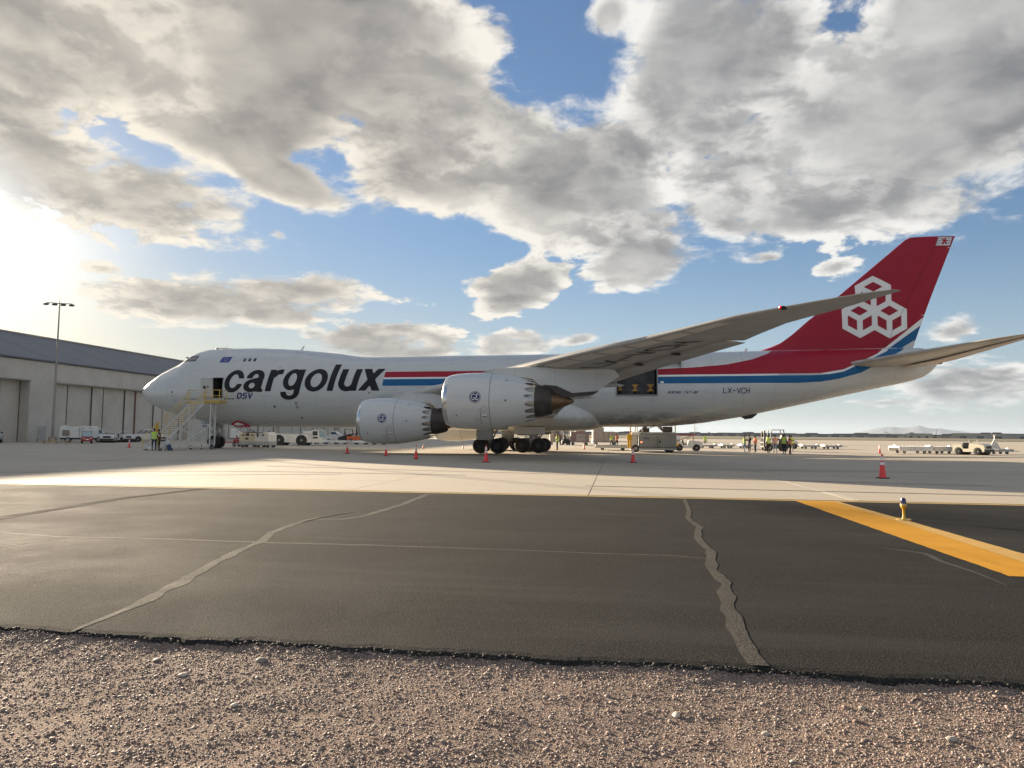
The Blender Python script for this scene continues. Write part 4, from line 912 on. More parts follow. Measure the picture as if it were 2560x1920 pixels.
for sd in (-1, 1):
    mb = MB(); ys = [1.5, 3.25, 6, 8.5, 11, 13, 15, 17, 19, 21, 23, 25, 27, 28.5, 30, 30.8, 31.6, 32.4, 33.2, 33.9, 34.4]
    wing_solid(mb, [y for y in ys if y <= 27], 0, .76, sd); wing = mb.build('wing', m_grey, plane, 50)
    mb = MB(); wing_solid(mb, [27.0]+[y for y in ys if y > 27], 0, 1.0, sd); mb.build('raked_wing_tip', m_grey, wing, 50)
    mb = MB(); wing_solid(mb, [3.4, 8, 12.9], .765, 1, sd, lambda p, y: p+Vector((.25, 0, -.12))); mb.build('flap', m_grey, wing, 50)
    mb = MB(); wing_solid(mb, [13.1, 16, 19, 22, 24.5, 26.95], .765, 1, sd, lambda p, y: p+Vector((.10, 0, -.11))); mb.build('flap', m_grey, wing, 50)
    for (ya, yb) in ((21.3, 22.9), (23.0, 24.4), (24.5, 25.8), (25.9, 27.1), (27.2, 28.5), (28.6, 30.2)):
        def mp(P, sd=sd):
            return np.array([wing_pt(np.float64(y), np.float64(t), False, sd, -.012) for y, t in P])
        decal('leading_edge_panel', lambda X, Z: np.maximum(np.abs(X-(ya+yb)/2)-(yb-ya)/2+.03, np.abs(Z-.105)-.075), (ya-.1, yb+.1, .02, .20), .02, mp, pm('slat panel grey', (.60, .575, .545), .45, var=.05), wing)
    # flap track fairings
    for y, L in ((8.5, 6.2), (14.8, 5.2), (18.3, 4.2)):
        a = wing_pt(np.float64(y), np.float64(.62), False, sd, -.10); q_ = L/6.2; prof = [(0, .02), (.10*L, .16*q_), (.3*L, .32*q_), (.55*L, .36*q_), (.8*L, .24*q_), (.95*L, .09*q_), (L, .01)]
        mb = MB(); mb.lathe(prof, (a[0]-L*.22, a[1], a[2]-.12), (1, 0, -.06), 14); mb.build('flap_track_fairing', m_white, wing, 60)
    # navigation light housing in the tip leading edge
    q = wing_pt(np.float64(32.1), np.float64(.012), True, sd)
    mb = MB(); mb.box((q[0]+.10, q[1], q[2]-.06), (.60, .30, .13), (0, 0, sd*R(-58)), .05); mb.build('light_housing', m_dark, wing)
    for k in (-1, 1):
        mb = MB(); mb.lathe([(-.06, .02), (-.03, .055), (.03, .055), (.06, .02)], (q[0]-.02+.09*k, q[1]+sd*(.17-.05*k), q[2]-.05), 'Z', 10)
        mb.build('navigation_light', glow('nav light red' if sd < 0 else 'nav light green', (1, .0, .01) if sd < 0 else (.0, 1, .2), .55, (.5, .01, .01) if sd < 0 else (.01, .4, .08)), wing)
    if sd < 0:
        def mpw(P):
            # x runs along the span, z across the chord, read from below
            out = []
            for a, b in P:
                y = 21.6+a; xl = np.interp(y, *zip(*W_LE)); xt = np.interp(y, *zip(*W_TE)); t = np.clip(.42+(-b)/(xt-xl)+.0*a, 0, 1)
                out.append(wing_pt(np.float64(y), np.float64(t), False, -1, -.014))
            return np.array(out)
        s, b = text_sdf('LX-VCH', 0, -.55, 1.15, adv=.84, w=.075, slant=-.1); decal('registration', s, b, .05, mpw, m_soot, wing)
        for y in (22.2, 24.6):
            a = wing_pt(np.float64(y), np.float64(.70), False, sd, -.05); mb = MB(); mb.lathe([(0, .01), (.15, .07), (.45, .09), (.7, .01)], (a[0], a[1], a[2]), (1, 0, -.05), 8); mb.build('hinge_fairing', m_soot, wing)

# --- engines with scalloped nozzles
def engine(x0, y, z, parent_name='engine'):
    root = empty(parent_name, (x0, y, z)); root.parent = plane
    n = 144; prof = [(.55, 1.36), (.25, 1.335), (.08, 1.37), (.0, 1.45), (.04, 1.53), (.16, 1.60), (.34, 1.66)]
    mb = MB(); mb.lathe(prof, (0, 0, 0), 'X', 64, cap=False); mb.build('inlet_lip', m_bare, root, 60)
    prof = [(.34, 1.66), (.7, 1.72), (1.2, 1.765), (1.9, 1.79), (2.6, 1.785), (3.2, 1.74), (3.8, 1.66), (4.4, 1.555), (4.9, 1.45), (5.1, 1.40)]
    V = []; F = []
    for j, (t, r) in enumerate(prof): V += [(t, r*math.cos(2*math.pi*i/n), r*math.sin(2*math.pi*i/n)) for i in range(n)]
    ch = 18   # chevrons: the trailing edge runs in scallops
    def edge(i):
        ph = (i*ch/n) % 1.0; s = abs(ph-.5)*2; return s**1.9
    for i in range(n):
        e = edge(i); t = 5.12+.62*e; r = 1.39-.12*e; V.append((t, r*math.cos(2*math.pi*i/n), r*math.sin(2*math.pi*i/n)))
    for i in range(n):
        e = edge(i); t = 5.12+.60*e; r = 1.355-.12*e; V.append((t, r*math.cos(2*math.pi*i/n), r*math.sin(2*math.pi*i/n)))
    V += [(4.2, 1.30*math.cos(2*math.pi*i/n), 1.30*math.sin(2*math.pi*i/n)) for i in range(n)]
    m = len(prof)+3
    for j in range(m-1):
        for i in range(n): F.append((j*n+i, j*n+(i+1) % n, (j+1)*n+(i+1) % n, (j+1)*n+i))
    mb = MB(); mb.raw(V, F); cowl = mb.build('nacelle_cowl', m_nac, root, 50)
    for xs_, w in ((3.02, .014),):
        r = np.interp(xs_, *zip(*prof))+.004; mb = MB(); mb.lathe([(xs_-w, r), (xs_+w, r)], (0, 0, 0), 'X', 64, cap=False); mb.build('cowl_seam', m_gap, root, 180)
    mb = MB(); mb.lathe([(.55, 1.36), (1.3, 1.34), (1.6, 1.34)], (0, 0, 0), 'X', 48, cap=False); mb.lathe([(1.45, 1.34), (1.45, .0)], (0, 0, 0), 'X', 48, cap=False); mb.build('inlet_duct', m_soot, root, 60)
    mb = MB()
    for k in range(18):
        a = 2*math.pi*k/18; ca, sa = math.cos(a), math.sin(a); mb.raw([(1.15, .32*ca, .32*sa), (1.35, .32*math.cos(a+.12), .32*math.sin(a+.12)), (1.38, 1.31*math.cos(a+.30), 1.31*math.sin(a+.30)), (1.12, 1.31*math.cos(a+.10), 1.31*math.sin(a+.10))], [(0, 1, 2, 3)])
    mb.lathe([(.85, .0), (.95, .14), (1.2, .30), (1.45, .36)], (0, 0, 0), 'X', 20, cap=False); mb.build('fan', m_strut, root, 60, fix=False)
    mb = MB(); mb.lathe([(4.2, 1.28), (4.7, 1.16), (5.3, 1.05), (5.75, 1.0), (6.05, .96)], (0, 0, 0), 'X', 40, cap=False); mb.lathe([(6.05, .96), (6.05, .88)], (0, 0, 0), 'X', 40, cap=False); mb.build('core_cowl', m_core, root, 60)
    mb = MB(); mb.lathe([(5.7, 1.012), (6.1, .975), (6.42, .90), (6.75, .80), (6.75, .74), (6.3, .74)], (0, 0, 0), 'X', 40, cap=False); mb.build('exhaust_sleeve', m_soot, root, 60)
    mb = MB(); mb.lathe([(6.0, .70), (6.6, .66), (7.2, .46), (7.7, .26), (8.05, .10), (8.1, .0)], (0, 0, 0), 'X', 32, cap=False); mb.build('exhaust_cone', m_hot, root, 60)
    mb = MB(); mb.lathe([(4.35, 1.34), (4.35, .8)], (0, 0, 0), 'X', 40, cap=False); mb.build('duct_shade', m_soot, root, 180)
    # emblem on the outboard side
    sdy = -1 if y < 0 else 1
    def mpn(P):
        r = np.interp(P[:, 0], *zip(*prof))+.008; a = P[:, 1]/r; return np.stack([P[:, 0], sdy*r*np.cos(a), r*np.sin(a)], 1)
    c = (2.15, .17)
    def em(X, Z):
        d = np.hypot(X-c[0], Z-c[1]); ang = np.arctan2(Z-c[1], X-c[0]); return d-.36
    decal('emblem', em, (c[0]-.5, c[0]+.5, c[1]-.5, c[1]+.5), .022, mpn, m_navy, root)
    def em2(X, Z):
        d = []; u = X-c[0]; v = Z-c[1]
        pts = [(-.02, .15), (-.10, .20), (-.20, .12), (-.21, -.04), (-.14, -.17), (-.04, -.17), (-.01, -.05), (-.09, -.03)]
        for a, b in zip(pts[:-1], pts[1:]): d.append(seg(u, v, a, b, .020))
        pts = [(.20, .13), (.13, .19), (.06, .12), (.13, .02), (.05, -.06), (.07, -.16), (.15, -.18), (.21, -.10)]
        for a, b in zip(pts[:-1], pts[1:]): d.append(seg(u, v, a, b, .022))
        d.append(np.abs(np.hypot(u, v)-.315)-.011)
        return np.minimum.reduce(d)
    def mpn2(P): return mpn(P)+np.array([0, sdy*.006, 0])
    decal('emblem_script', em2, (c[0]-.4, c[0]+.4, c[1]-.4, c[1]+.4), .014, mpn2, m_line, root)
    for (cx, cz, w, h, mt) in ((4.02, -.03, .045, .06, m_soot), (4.0, 1.40, .06, .035, m_soot), (2.72, -.98, .14, .05, m_line), (2.72, -1.08, .12, .025, m_soot), (.95, -1.02, .05, .05, m_red), (2.47, -1.15, .012, .62, m_soot)):
        decal('cowl_mark', lambda X, Z: np.maximum(np.abs(X-cx)-w, np.abs(Z-cz)-h), (cx-w-.05, cx+w+.05, cz-h-.05, cz+h+.05), max(.008, min(w, h)/2.5), mpn, mt, root)
    for (cx, cz, r) in ((2.73, -.55, .17), (2.2, -1.33, .12)):
        decal('cowl_mark', lambda X, Z: np.abs(np.hypot(X-cx, Z-cz)-r)-.012, (cx-.25, cx+.25, cz-.25, cz+.25), .012, mpn, m_rim, root)
    return root
ENG = [(27.35, -11.7, 2.60), (36.32, -20.83, 3.74), (27.35, 11.7, 2.60), (36.32, 20.83, 3.74)]
for (x, y, z) in ENG:
    e = engine(x, y, z)
    # pylon: tapered fairing from cowl to wing
    zt_ = z+1.62; ex = 1.0 if abs(y) > 15 else 1.0
    out = [(1.95, 1.74), (2.6, 1.90), (3.4, 2.05), (4.65, 2.13), (6.5, 2.10), (9.0, 2.2), (10.6, 1.95), (10.9, 1.55), (9.55, .64), (9.25, .42), (7.6, .26), (6.4, .55), (6.2, .95), (5.9, 1.02), (5.5, 1.42), (4.4, 1.50), (3.2, 1.66)]
    mb = MB(); n = len(out)
    V = [(x_, s*(.06 if x_ < 2.2 else .24 if x_ < 8 else .16 if x_ < 10 else .05), z_) for s in (-1, 1) for x_, z_ in out]
    mb.raw(V, [tuple(range(n))[::-1], tuple(range(n, 2*n))]+[(i, (i+1) % n, n+(i+1) % n, n+i) for i in range(n)])
    mb.build('pylon', m_white, e, 40)
    mb = MB(); mb.prism([(6.2, 1.02), (6.2, .70), (7.5, .22), (9.2, .38), (9.6, .62), (8.0, .50), (7.0, .95)], 'XZ', -.27, .27); mb.build('heat_shield', m_soot, e, 40)
    # strake on the cowl
# --- fin, rudder, stabiliser
def slab_fin(le, te, thick, name, mat, parent, tfun=lambda z: 1.0):
    """vertical surface lofted from matched leading and trailing edge points (x, z)"""
    rings = []
    for (xl, zl), (xt, zt_) in zip(le, te):
        c = xt-xl; r = []
        for t, h in ((0, 0), (.03, .45), (.12, .8), (.3, 1), (.6, .75), (.85, .32), (1, .03)): r.append((xl+c*t, -thick*tfun(zl)*h, zl+(zt_-zl)*t))
        for t, h in ((.85, .32), (.6, .75), (.3, 1), (.12, .8), (.03, .45)): r.append((xl+c*t, thick*tfun(zl)*h, zl+(zt_-zl)*t))
        rings.append(r)
    mb = MB(); mb.loft(rings); return mb.build(name, mat, parent, 50)
FLE = [(59.0, 9.0), (60.5, 9.49), (61.4, 9.88), (62.42, 10.64), (63.6, 11.7), (66.41, 14.04), (68.76, 16.07), (71.9, 18.78), (72.25, 18.98)]
FTE = [(72.15, 9.0), (72.33, 9.49), (72.47, 9.88), (72.74, 10.64), (73.1, 11.7), (73.98, 14.04), (74.78, 16.07), (75.85, 18.78), (75.97, 19.03)]
ft = lambda z: float(np.interp(z, [9, 12, 19], [1.0, .85, .42]))
fin = slab_fin(FLE, FTE, .58, 'vertical_fin', m_red, plane, ft)
def fin_y(x, z):
    xl = np.interp(z, [p[1] for p in FLE], [p[0] for p in FLE]); xt = np.interp(z, [p[1] for p in FTE], [p[0] for p in FTE]); t = np.clip((x-xl)/(xt-xl), 0, 1)
    return .58*np.interp(z, [9, 12, 19], [1.0, .85, .42])*np.interp(t, [0, .03, .12, .3, .6, .85, 1], [0, .45, .8, 1, .75, .32, .03])
def on_fin(off, sd=-1):
    return lambda P: np.stack([P[:, 0], sd*(fin_y(P[:, 0], P[:, 1])+off), P[:, 1]], 1)
def fin_in(X, Z, pad=.03):
    xl = np.interp(Z, [p[1] for p in FLE], [p[0] for p in FLE]); xt = np.interp(Z, [p[1] for p in FTE], [p[0] for p in FTE]); return np.maximum.reduce([xl+pad-X, X-xt+pad, Z-18.97, 9.2-Z])
F_RW = [(68.4, 8.28), (70.13, 9.49), (73.0, 11.84), (73.6, 12.35)]; F_WB = [(69.16, 8.44), (70.34, 9.35), (72.77, 11.15), (73.6, 11.8)]; F_BG = [(70.92, 8.88), (71.4, 9.38), (72.35, 9.97), (73.0, 10.4)]
def lin(tab, X): return np.interp(X, [p[0] for p in tab], [p[1] for p in tab])
for sd in (-1, 1):
    q = lambda P, sd=sd: on_fin(.012, sd)(P)
    B = (67.8, 73.6, 9.15, 12.5)
    decal('white_band', lambda X, Z: np.maximum.reduce([Z-lin(F_RW, X), lin(F_WB, X)-Z, fin_in(X, Z)]), B, .05, q, m_line, fin)
    decal('blue_band', lambda X, Z: np.maximum.reduce([Z-lin(F_WB, X)+.01, lin(F_BG, X)+.01-Z, fin_in(X, Z)]), B, .05, q, m_blue, fin)
    decal('grey_corner', lambda X, Z: np.maximum.reduce([Z-lin(F_BG, X), fin_in(X, Z)]), B, .05, q, m_white, fin)
    RC = 1.42; HW = .235
    def cubes(X, Z):
        d = np.full(X.shape, 9.0)
        for (cx, cz) in ((67.90, 11.88), (70.36, 11.86), (69.08, 13.96)):
            v = [(cx+RC*math.cos(R(90+60*k)), cz+RC*math.sin(R(90+60*k))) for k in range(6)]
            for k in range(6): d = np.minimum(d, seg(X, Z, v[k], v[(k+1) % 6], HW))
            for k in (1, 3, 5): d = np.minimum(d, seg(X, Z, (cx, cz), v[k], HW))
            # mitre the outer corners
            R2 = RC+HW/.866; ang = np.degrees(np.arctan2(Z-cz, X-cx)); kk = np.hypot(X-cx, Z-cz)*np.cos(np.radians(((ang+30) % 60)-30)); band_ = np.abs(kk-RC*.866)-HW
            d = np.minimum(d, band_)
        return np.maximum(d, fin_in(X, Z))
    decal('emblem', cubes, (66.0, 72.4, 9.9, 15.9), .04, q, m_line, fin)
    decal('rudder_seam', lambda X, Z: np.maximum(np.abs(X-np.interp(Z, [9.5, 18.9], [70.0, 74.6]))-.012, fin_in(X, Z)), (69.8, 74.8, 9.5, 18.9), .02, lambda P, sd=sd: on_fin(.018, sd)(P), m_gap, fin)
    def flg(X, Z):
        u = X-75.02-.32*(Z-18.57); return np.maximum(np.maximum(np.abs(u)-.60, np.abs(Z-18.57)-.38), fin_in(X, Z, 0))
    decal('flag', flg, (74.0, 76.2, 18.0, 19.1), .03, lambda P, sd=sd: on_fin(.016, sd)(P), pm('flag slate', (.24, .27, .40), .4), fin)
    for k in range(5): decal('flag_bar', lambda X, Z: np.maximum(flg(X, Z)+.02, np.abs(Z-18.27-.15*k)-.04), (74.0, 76.2, 18.0, 19.1), .02, lambda P, sd=sd: on_fin(.024, sd)(P), m_line, fin)
    decal('flag_beast', lambda X, Z: np.minimum(seg(X, Z, (74.9, 18.35), (75.15, 18.8), .07), np.minimum(seg(X, Z, (75.2, 18.4), (74.9, 18.75), .06), seg(X, Z, (75.0, 18.6), (75.3, 18.62), .05))), (74.5, 75.6, 18.2, 19.0), .025, lambda P, sd=sd: on_fin(.032, sd)(P), m_red, fin)
    for (x, z) in ((73.0, 12.18), (75.45, 18.02)):
        mb = MB(); mb.cyl((x-.15, sd*.02, z), (x+.35, sd*.02, z), .03, .015, 6); mb.build('static_wick', m_line, fin)
# stabilisers: leading and trailing edges (span, x), slight dihedral
S_LE = [(0, 64.6), (1.2, 66.0), (3, 67.7), (6.2, 70.75), (9.6, 73.9), (10.6, 75.0), (11.05, 75.75)]
S_TE = [(0, 72.0), (1.2, 72.3), (4.1, 73.95), (7.2, 75.0), (10.3, 76.05), (11.05, 76.3)]
for sd in (-1, 1):
    rings = []
    for y in (0.3, 1.2, 2.5, 4.1, 6.2, 8, 9.6, 10.4, 10.9, 11.05):
        xl = float(np.interp(y, *zip(*S_LE))); xt = float(np.interp(y, *zip(*S_TE))); c = xt-xl; z0 = 7.62+.125*y; r = []
        for t in (1, .8, .55, .3, .12, .03, 0): r.append((xl+c*t, sd*y, z0+c*.11*float(af(AF_U, t))*.8+.25*t*.0))
        for t in (.03, .12, .3, .55, .8, 1): r.append((xl+c*t, sd*y, z0+c*.11*float(af(AF_L, t))))
        rings.append(r)
    mb = MB(); mb.loft(rings); st = mb.build('horizontal_stabiliser', pm('stabiliser paint', (.40, .375, .34), .42, var=.22, vscale=.8, stretch=(1, .25, 1)), plane, 50)
    mb = MB()
    for y in (1.6, 3.5, 5.5, 7.5, 9.5, 10.9):
        pass
    rings = []
    for y in (1.5, 4, 7, 10.2):
        xl = float(np.interp(y, *zip(*S_LE))); xt = float(np.interp(y, *zip(*S_TE))); c = xt-xl; z0 = 7.62+.125*y
        rings.append([(xl+c*.74, sd*y, z0-.035*c), (xl+c*1.02, sd*y, z0-.02*c-.05), (xl+c*1.02, sd*y, z0-.02*c-.09), (xl+c*.74, sd*y, z0-.035*c-.06)])
    mb.loft(rings); mb.build('elevator', pm('elevator paint', (.50, .43, .38), .45, var=.1), st, 30)
# tail cone outlet and static spikes
mb = MB(); mb.cyl((74.2, 0, 8.15), (74.55, 0, 8.13), .22, .20, 16); mb.build('tail_outlet', m_soot, plane)
mb = MB(); mb.lathe([(0, .02), (.3, .3), (.9, .35), (1.4, .1)], (57.9, 0, 3.35), (1, 0, .22), 10); mb.build('tail_skid', m_soot, plane)

# --- landing gear
def wheel_mb(mb, c, r, w, rim_r):
    x, y, z = c; mb.cur = 0
    mb.lathe([(-w/2, rim_r), (-w/2, r*.80), (-w*.42, r*.93), (-w*.28, r), (w*.28, r), (w*.42, r*.93), (w/2, r*.80), (w/2, rim_r)], c, 'Y', 28, cap=False)
    mb.cur = 1; mb.lathe([(-w*.44, rim_r), (-w*.30, rim_r*.86), (-w*.26, rim_r*.45), (-w*.48, rim_r*.36), (-w*.48, 0)], c, 'Y', 24, cap=False)
    mb.lathe([(w*.44, rim_r), (w*.30, rim_r*.86), (w*.26, rim_r*.45), (w*.48, rim_r*.36), (w*.48, 0)], c, 'Y', 24, cap=False)
m_drim = pm('dark wheel hub', (.055, .055, .058), .5, .3, var=.2)
def wheel(parent, c, r=.655, w=.50, rim=.30, hub=None):
    mb = MB(); wheel_mb(mb, (0, 0, 0), r, w, rim); o = mb.build('wheel', [m_tyre, hub or m_drim], parent, 40, fix=False); o.location = c; return o
ng = empty('nose_gear', (8.04, 0, 0)); ng.parent = plane
for s in (-1, 1): wheel(ng, (0, s*.46, .62), .62, .46, .29, m_rim)
mb = MB(); mb.cyl((0, -.5, .62), (0, .5, .62), .09, .09, 10); mb.cyl((0, 0, .55), (.12, 0, 3.2), .13, .17, 14); mb.bar((-.10, 0, 1.1), (-1.5, 0, 2.7), .12); mb.bar((.16, 0, .8), (.42, 0, 1.2), .07); mb.bar((.42, 0, 1.2), (.2, 0, 1.6), .07); mb.box((.05, 0, 1.55), (.45, .5, .4), None, .06); mb.cyl((.1, -.35, 1.35), (.1, .35, 1.35), .12, .12, 10)
mb.build('strut', m_strut, ng)
mb = MB(); mb.cyl((-.2, -.16, 1.75), (-.3, -.16, 1.75), .11, .11, 12); mb.cyl((-.2, .16, 1.75), (-.3, .16, 1.75), .11, .11, 12); mb.build('taxi_light', m_chrome, ng)
for s in (-1, 1):
    mb = MB(); mb.box((-.55, s*.78, 2.28), (1.5, .05, .72), (s*R(6), 0, 0), .01); dr = mb.build('gear_door', m_white, ng)
    if s < 0:
        sdf, b = text_sdf('VCH', -1.0, 2.05, .45, adv=.85, w=.08)
        decal('registration', sdf, b, .03, lambda P: np.stack([P[:, 0], -.815-(P[:, 1]-2.28)*.105*-1, P[:, 1]], 1), m_soot, ng)
mb = MB(); mb.prism([(-.60, 0), (-.30, 0), (-.30, .14), (-.60, .05)], 'XZ', -.75, .75); mb.build('chock', m_tyre, ng) if False else None
def bogie(x, y, tall, side_lean):
    g = empty('main_gear', (x, y, 0)); g.parent = plane
    for dx in (-.735, .735):
        for dy in (-.56, .56): wheel(g, (dx, dy, .655), .655, .48, .30)
    mb = MB(); mb.bar((-.85, 0, .66), (.85, 0, .66), .26, .30)
    for dx in (-.735, .735): mb.cyl((dx, -.62, .655), (dx, .62, .655), .10, .10, 12)
    mb.cyl((0, 0, .7), (side_lean*.1, side_lean*.35, tall), .19, .24, 16); mb.bar((.1, 0, 1.0), (1.5, side_lean*.2, tall-.2), .14); mb.bar((-.05, 0, .95), (-.55, 0, 1.35), .08); mb.bar((-.55, 0, 1.35), (-.1, 0, 1.9), .08)
    mb.bar((0, .1, 1.3), (0, side_lean*1.6, tall-.1), .12); mb.tube([(-.3, .15, .8), (-.45, .2, 1.2), (-.2, .2, 1.7), (-.1, .15, 2.2)], .03, 6); mb.tube([(.35, -.15, .8), (.4, -.2, 1.1), (.15, -.2, 1.6)], .025, 6)
    mb.build('strut', m_strut, g)
    return g
XW = 36.42; XB = 39.48
for s in (-1, 1):
    g = bogie(XW, s*5.5, 4.2, -s); mb = MB(); mb.box((-.35, s*1.12, 1.58), (1.28, .06, .86), (s*R(-4), 0, 0), .015); mb.build('gear_door', m_white, g)
    mb = MB(); mb.box((.35, s*.9, 2.6), (2.6, .06, 1.2), (s*R(-18), 0, 0), .015); mb.build('gear_door', m_white, g)
    g = bogie(XB, s*1.92, 3.0, -s*.3); mb = MB(); mb.box((.0, s*1.25, 1.98), (2.7, .05, .62), (s*R(-8), 0, 0), .015); mb.build('gear_door', m_white, g)
# ------------------------------------------------------------------ shared materials
m_cone = pm('cone orange plastic', (.80, .055, .05), .45, var=.08); m_collar = pm('cone reflective white', (.80, .80, .78), .35); m_rubb = pm('cone base rubber', (.035, .03, .03), .8)
m_vw = pm('vehicle white', (.66, .66, .64), .35, coat=.3, dirt=(.25, .22, .18), dirt_amt=.35, dirt_scale=1.2); m_vc = pm('vehicle cream', (.60, .55, .42), .4, dirt=(.22, .19, .14), dirt_amt=.3); m_vg = pm('machine grey', (.25, .26, .26), .5, dirt=(.10, .10, .10), dirt_amt=.5)
m_blk = pm('black plastic', (.02, .02, .021), .55); m_vglass = glass('vehicle glass', (.03, .04, .045)); m_bglass = glass('pale cab glass', (.25, .36, .40), .1); m_yrail = pm('yellow rail paint', (.62, .40, .06), .5, var=.12); m_wrail = pm('white rail paint', (.68, .67, .63), .5, var=.1)
m_galv = pm('galvanised steel', (.40, .40, .39), .45, .5, var=.15); m_rred = pm('machine red', (.30, .025, .02), .45, var=.15); m_org = pm('machine orange', (.62, .12, .02), .5, var=.15); m_lamp = pm('lamp lens', (.75, .72, .62), .15); m_wood = pm('bare timber', (.42, .30, .17), .8, var=.25, vscale=4)
m_card = pm('cardboard', (.36, .26, .18), .8, var=.15, vscale=2); m_wrap = pm('stretch wrapped carton', (.40, .31, .25), .35, var=.2, vscale=3, coat=.2); m_fyel = pm('machine yellow', (.62, .36, .02), .45)
def pwheel(par, c, r=.3, w=.22, rim=.55):
    mb = MB(); wheel_mb(mb, (0, 0, 0), r, w, r*rim); o = mb.build('wheel', [m_tyre, m_rim], par, 40, fix=False); o.location = c; return o
def part(par, name, mat, fn, smooth=35):
    mb = MB(); fn(mb); return mb.build(name, mat, par, smooth)
# ------------------------------------------------------------------ traffic cones
def make_cone():
    r = empty('traffic_cone')
    part(r, 'base', m_rubb, lambda m: m.box((0, 0, .018), (.37, .37, .036), None, .012))
    part(r, 'body', m_cone, lambda m: m.lathe([(.034, .155), (.06, .135), (.90, .032), (.905, .0)], (0, 0, 0), 'Z', 24))
    for a, b in ((.50, .60), (.66, .80)):
        f = lambda z: .135+(z-.06)/(.84)*(.032-.135)+.004
        part(r, 'reflective_collar', m_collar, lambda m: m.lathe([(a, f(a)), (b, f(b))], (0, 0, 0), 'Z', 24, cap=False))
    return r
CONES = [(57.80, -34.0, 1.10, 'tall orange cone standing nearest the camera at right'), (48.02, -21.2, 1.0, 'orange cone in front of the cargo loader'), (39.45, -23.94, 1.12, 'orange cone in front of the main landing gear wheels'), (34.25, -20.57, 1.0, 'orange cone just right of the inner engine'), (30.50, -15.33, .92, 'orange cone under the front of the inner engine'), (25.86, -11.0, .95, 'orange cone left of the inner engine near the pushback tractor'), (-.95, -.51, .92, 'orange cone ahead of the aircraft nose'), (26.39, 9.68, .62, 'small far cone seen beneath the inner engine'), (30.64, 10.21, .62, 'small far cone seen between the engine and main gear'), (43.39, 15.80, .92, 'orange cone beside the stacked cartons'), (73.78, 12.84, .98, 'far orange cone seen just above the tall near cone')]
proto = make_cone()
for i, (x, y, s, lb) in enumerate(CONES):
    c = proto if i == 0 else copy_tree(proto); c.location = (x, y, .001); c.scale = (s*.95, s*.95, s); c.rotation_euler = (0, 0, RNG.uniform(0, 1.5)); tag(c, lb, 'traffic cone', 'orange traffic cones round the aircraft')
# ------------------------------------------------------------------ taxiway edge light
tl = empty('taxiway_light', (52.86, -49.40, .002), 0, 'small blue-capped taxiway light on a yellow stem by the yellow band', 'taxiway light')
part(tl, 'base_plate', pm('light base worn yellow', (.50, .34, .10), .6, var=.25, vscale=8), lambda m: (m.lathe([(0, .15), (.012, .15), (.02, .12), (.022, .0)], (0, 0, 0), 'Z', 24), [m.cyl((.11*math.cos(k), .11*math.sin(k), .01), (.11*math.cos(k), .11*math.sin(k), .032), .012, None, 6) for k in (0, 1.05, 2.1, 3.15, 4.2, 5.25)]))
part(tl, 'stem', m_fyel, lambda m: m.lathe([(.02, .045), (.05, .034), (.08, .026), (.18, .026), (.22, .030), (.25, .05), (.27, .062), (.30, .062)], (0, 0, 0), 'Z', 20))
part(tl, 'collar', pm('collar cream', (.62, .50, .25), .5), lambda m: m.lathe([(.295, .066), (.325, .066), (.33, .05)], (0, 0, 0), 'Z', 20))
part(tl, 'lens', pm('blue lens', (.012, .010, .10), .12, coat=.6), lambda m: m.lathe([(.325, .052), (.40, .050), (.435, .040), (.45, .020), (.452, .0)], (0, 0, 0), 'Z', 24))
# ------------------------------------------------------------------ boarding stairs
st = empty('boarding_stairs', (7.85, -9.9, 0), 0, 'mobile boarding stairs with yellow handrails at the open crew door', 'boarding stairs')
O = Vector((7.85, -9.9, 0)); U = Vector((.20, .98, 0)).normalized(); Vv = Vector((U.y, -U.x, 0)); RUN, RISE, HWID = 5.25, 4.30, .74
def sp(u, v, z): return U*u+Vv*v+Vector((0, 0, z))
NST = 21
for k in range(NST):
    f = (k+.7)/NST; mb = MB(); mb.bar(sp(RUN*f, -HWID, RISE*f), sp(RUN*f, HWID, RISE*f), .23, .06); mb.build('tread', m_wrail, st, None)
for s in (-1, 1): part(st, 'stringer', m_wrail, lambda m: m.bar(sp(.1, s*(HWID+.04), .03), sp(RUN, s*(HWID+.04), RISE-.10), .05, .12))
for s in (-1, 1):
    for h, rr in ((1.0, .028), (.55, .022)):
        part(st, 'handrail', m_yrail, lambda m: m.tube([sp(.0, s*(HWID+.09), .1+h), sp(RUN*.30, s*(HWID+.09), RISE*.30+h), sp(RUN, s*(HWID+.09), RISE+h)], rr, 6))
    for f in (.02, .25, .5, .75, .98): part(st, 'rail_post', m_yrail, lambda m: m.tube([sp(RUN*f, s*(HWID+.09), RISE*f), sp(RUN*f, s*(HWID+.09), RISE*f+1.0)], .026, 6))
part(st, 'rail_panel', m_yrail, lambda m: m.box(sp(RUN*.30, -HWID-.10, RISE*.30+.62), (.30, .05, .95), (0, 0, math.atan2(U.y, U.x))))
px0, px1, py0, py1 = 7.95, 11.10, -4.85, -3.62
def wp(x, y, z): return Vector((x, y, z))-O
part(st, 'platform', m_yrail, lambda m: m.box(wp((px0+px1)/2, (py0+py1)/2, 4.30), (px1-px0, py1-py0, .13), None, .02))
for a, b in (((px1, py0), (px1, py1)), ((9.72, py0), (px1, py0))):
    for h, rr in ((1.12, .03), (.60, .022), (.12, .05)): part(st, 'guard_rail', m_yrail, lambda m: m.tube([wp(*a, 4.33+h), wp(*b, 4.33+h)], rr, 6))
for q in ((px1, py0), (px1, py1), (9.72, py0), (10.4, py0), (px0, py0)): part(st, 'rail_post', m_yrail, lambda m: m.tube([wp(*q, 4.3), wp(*q, 5.47)], .035, 6))
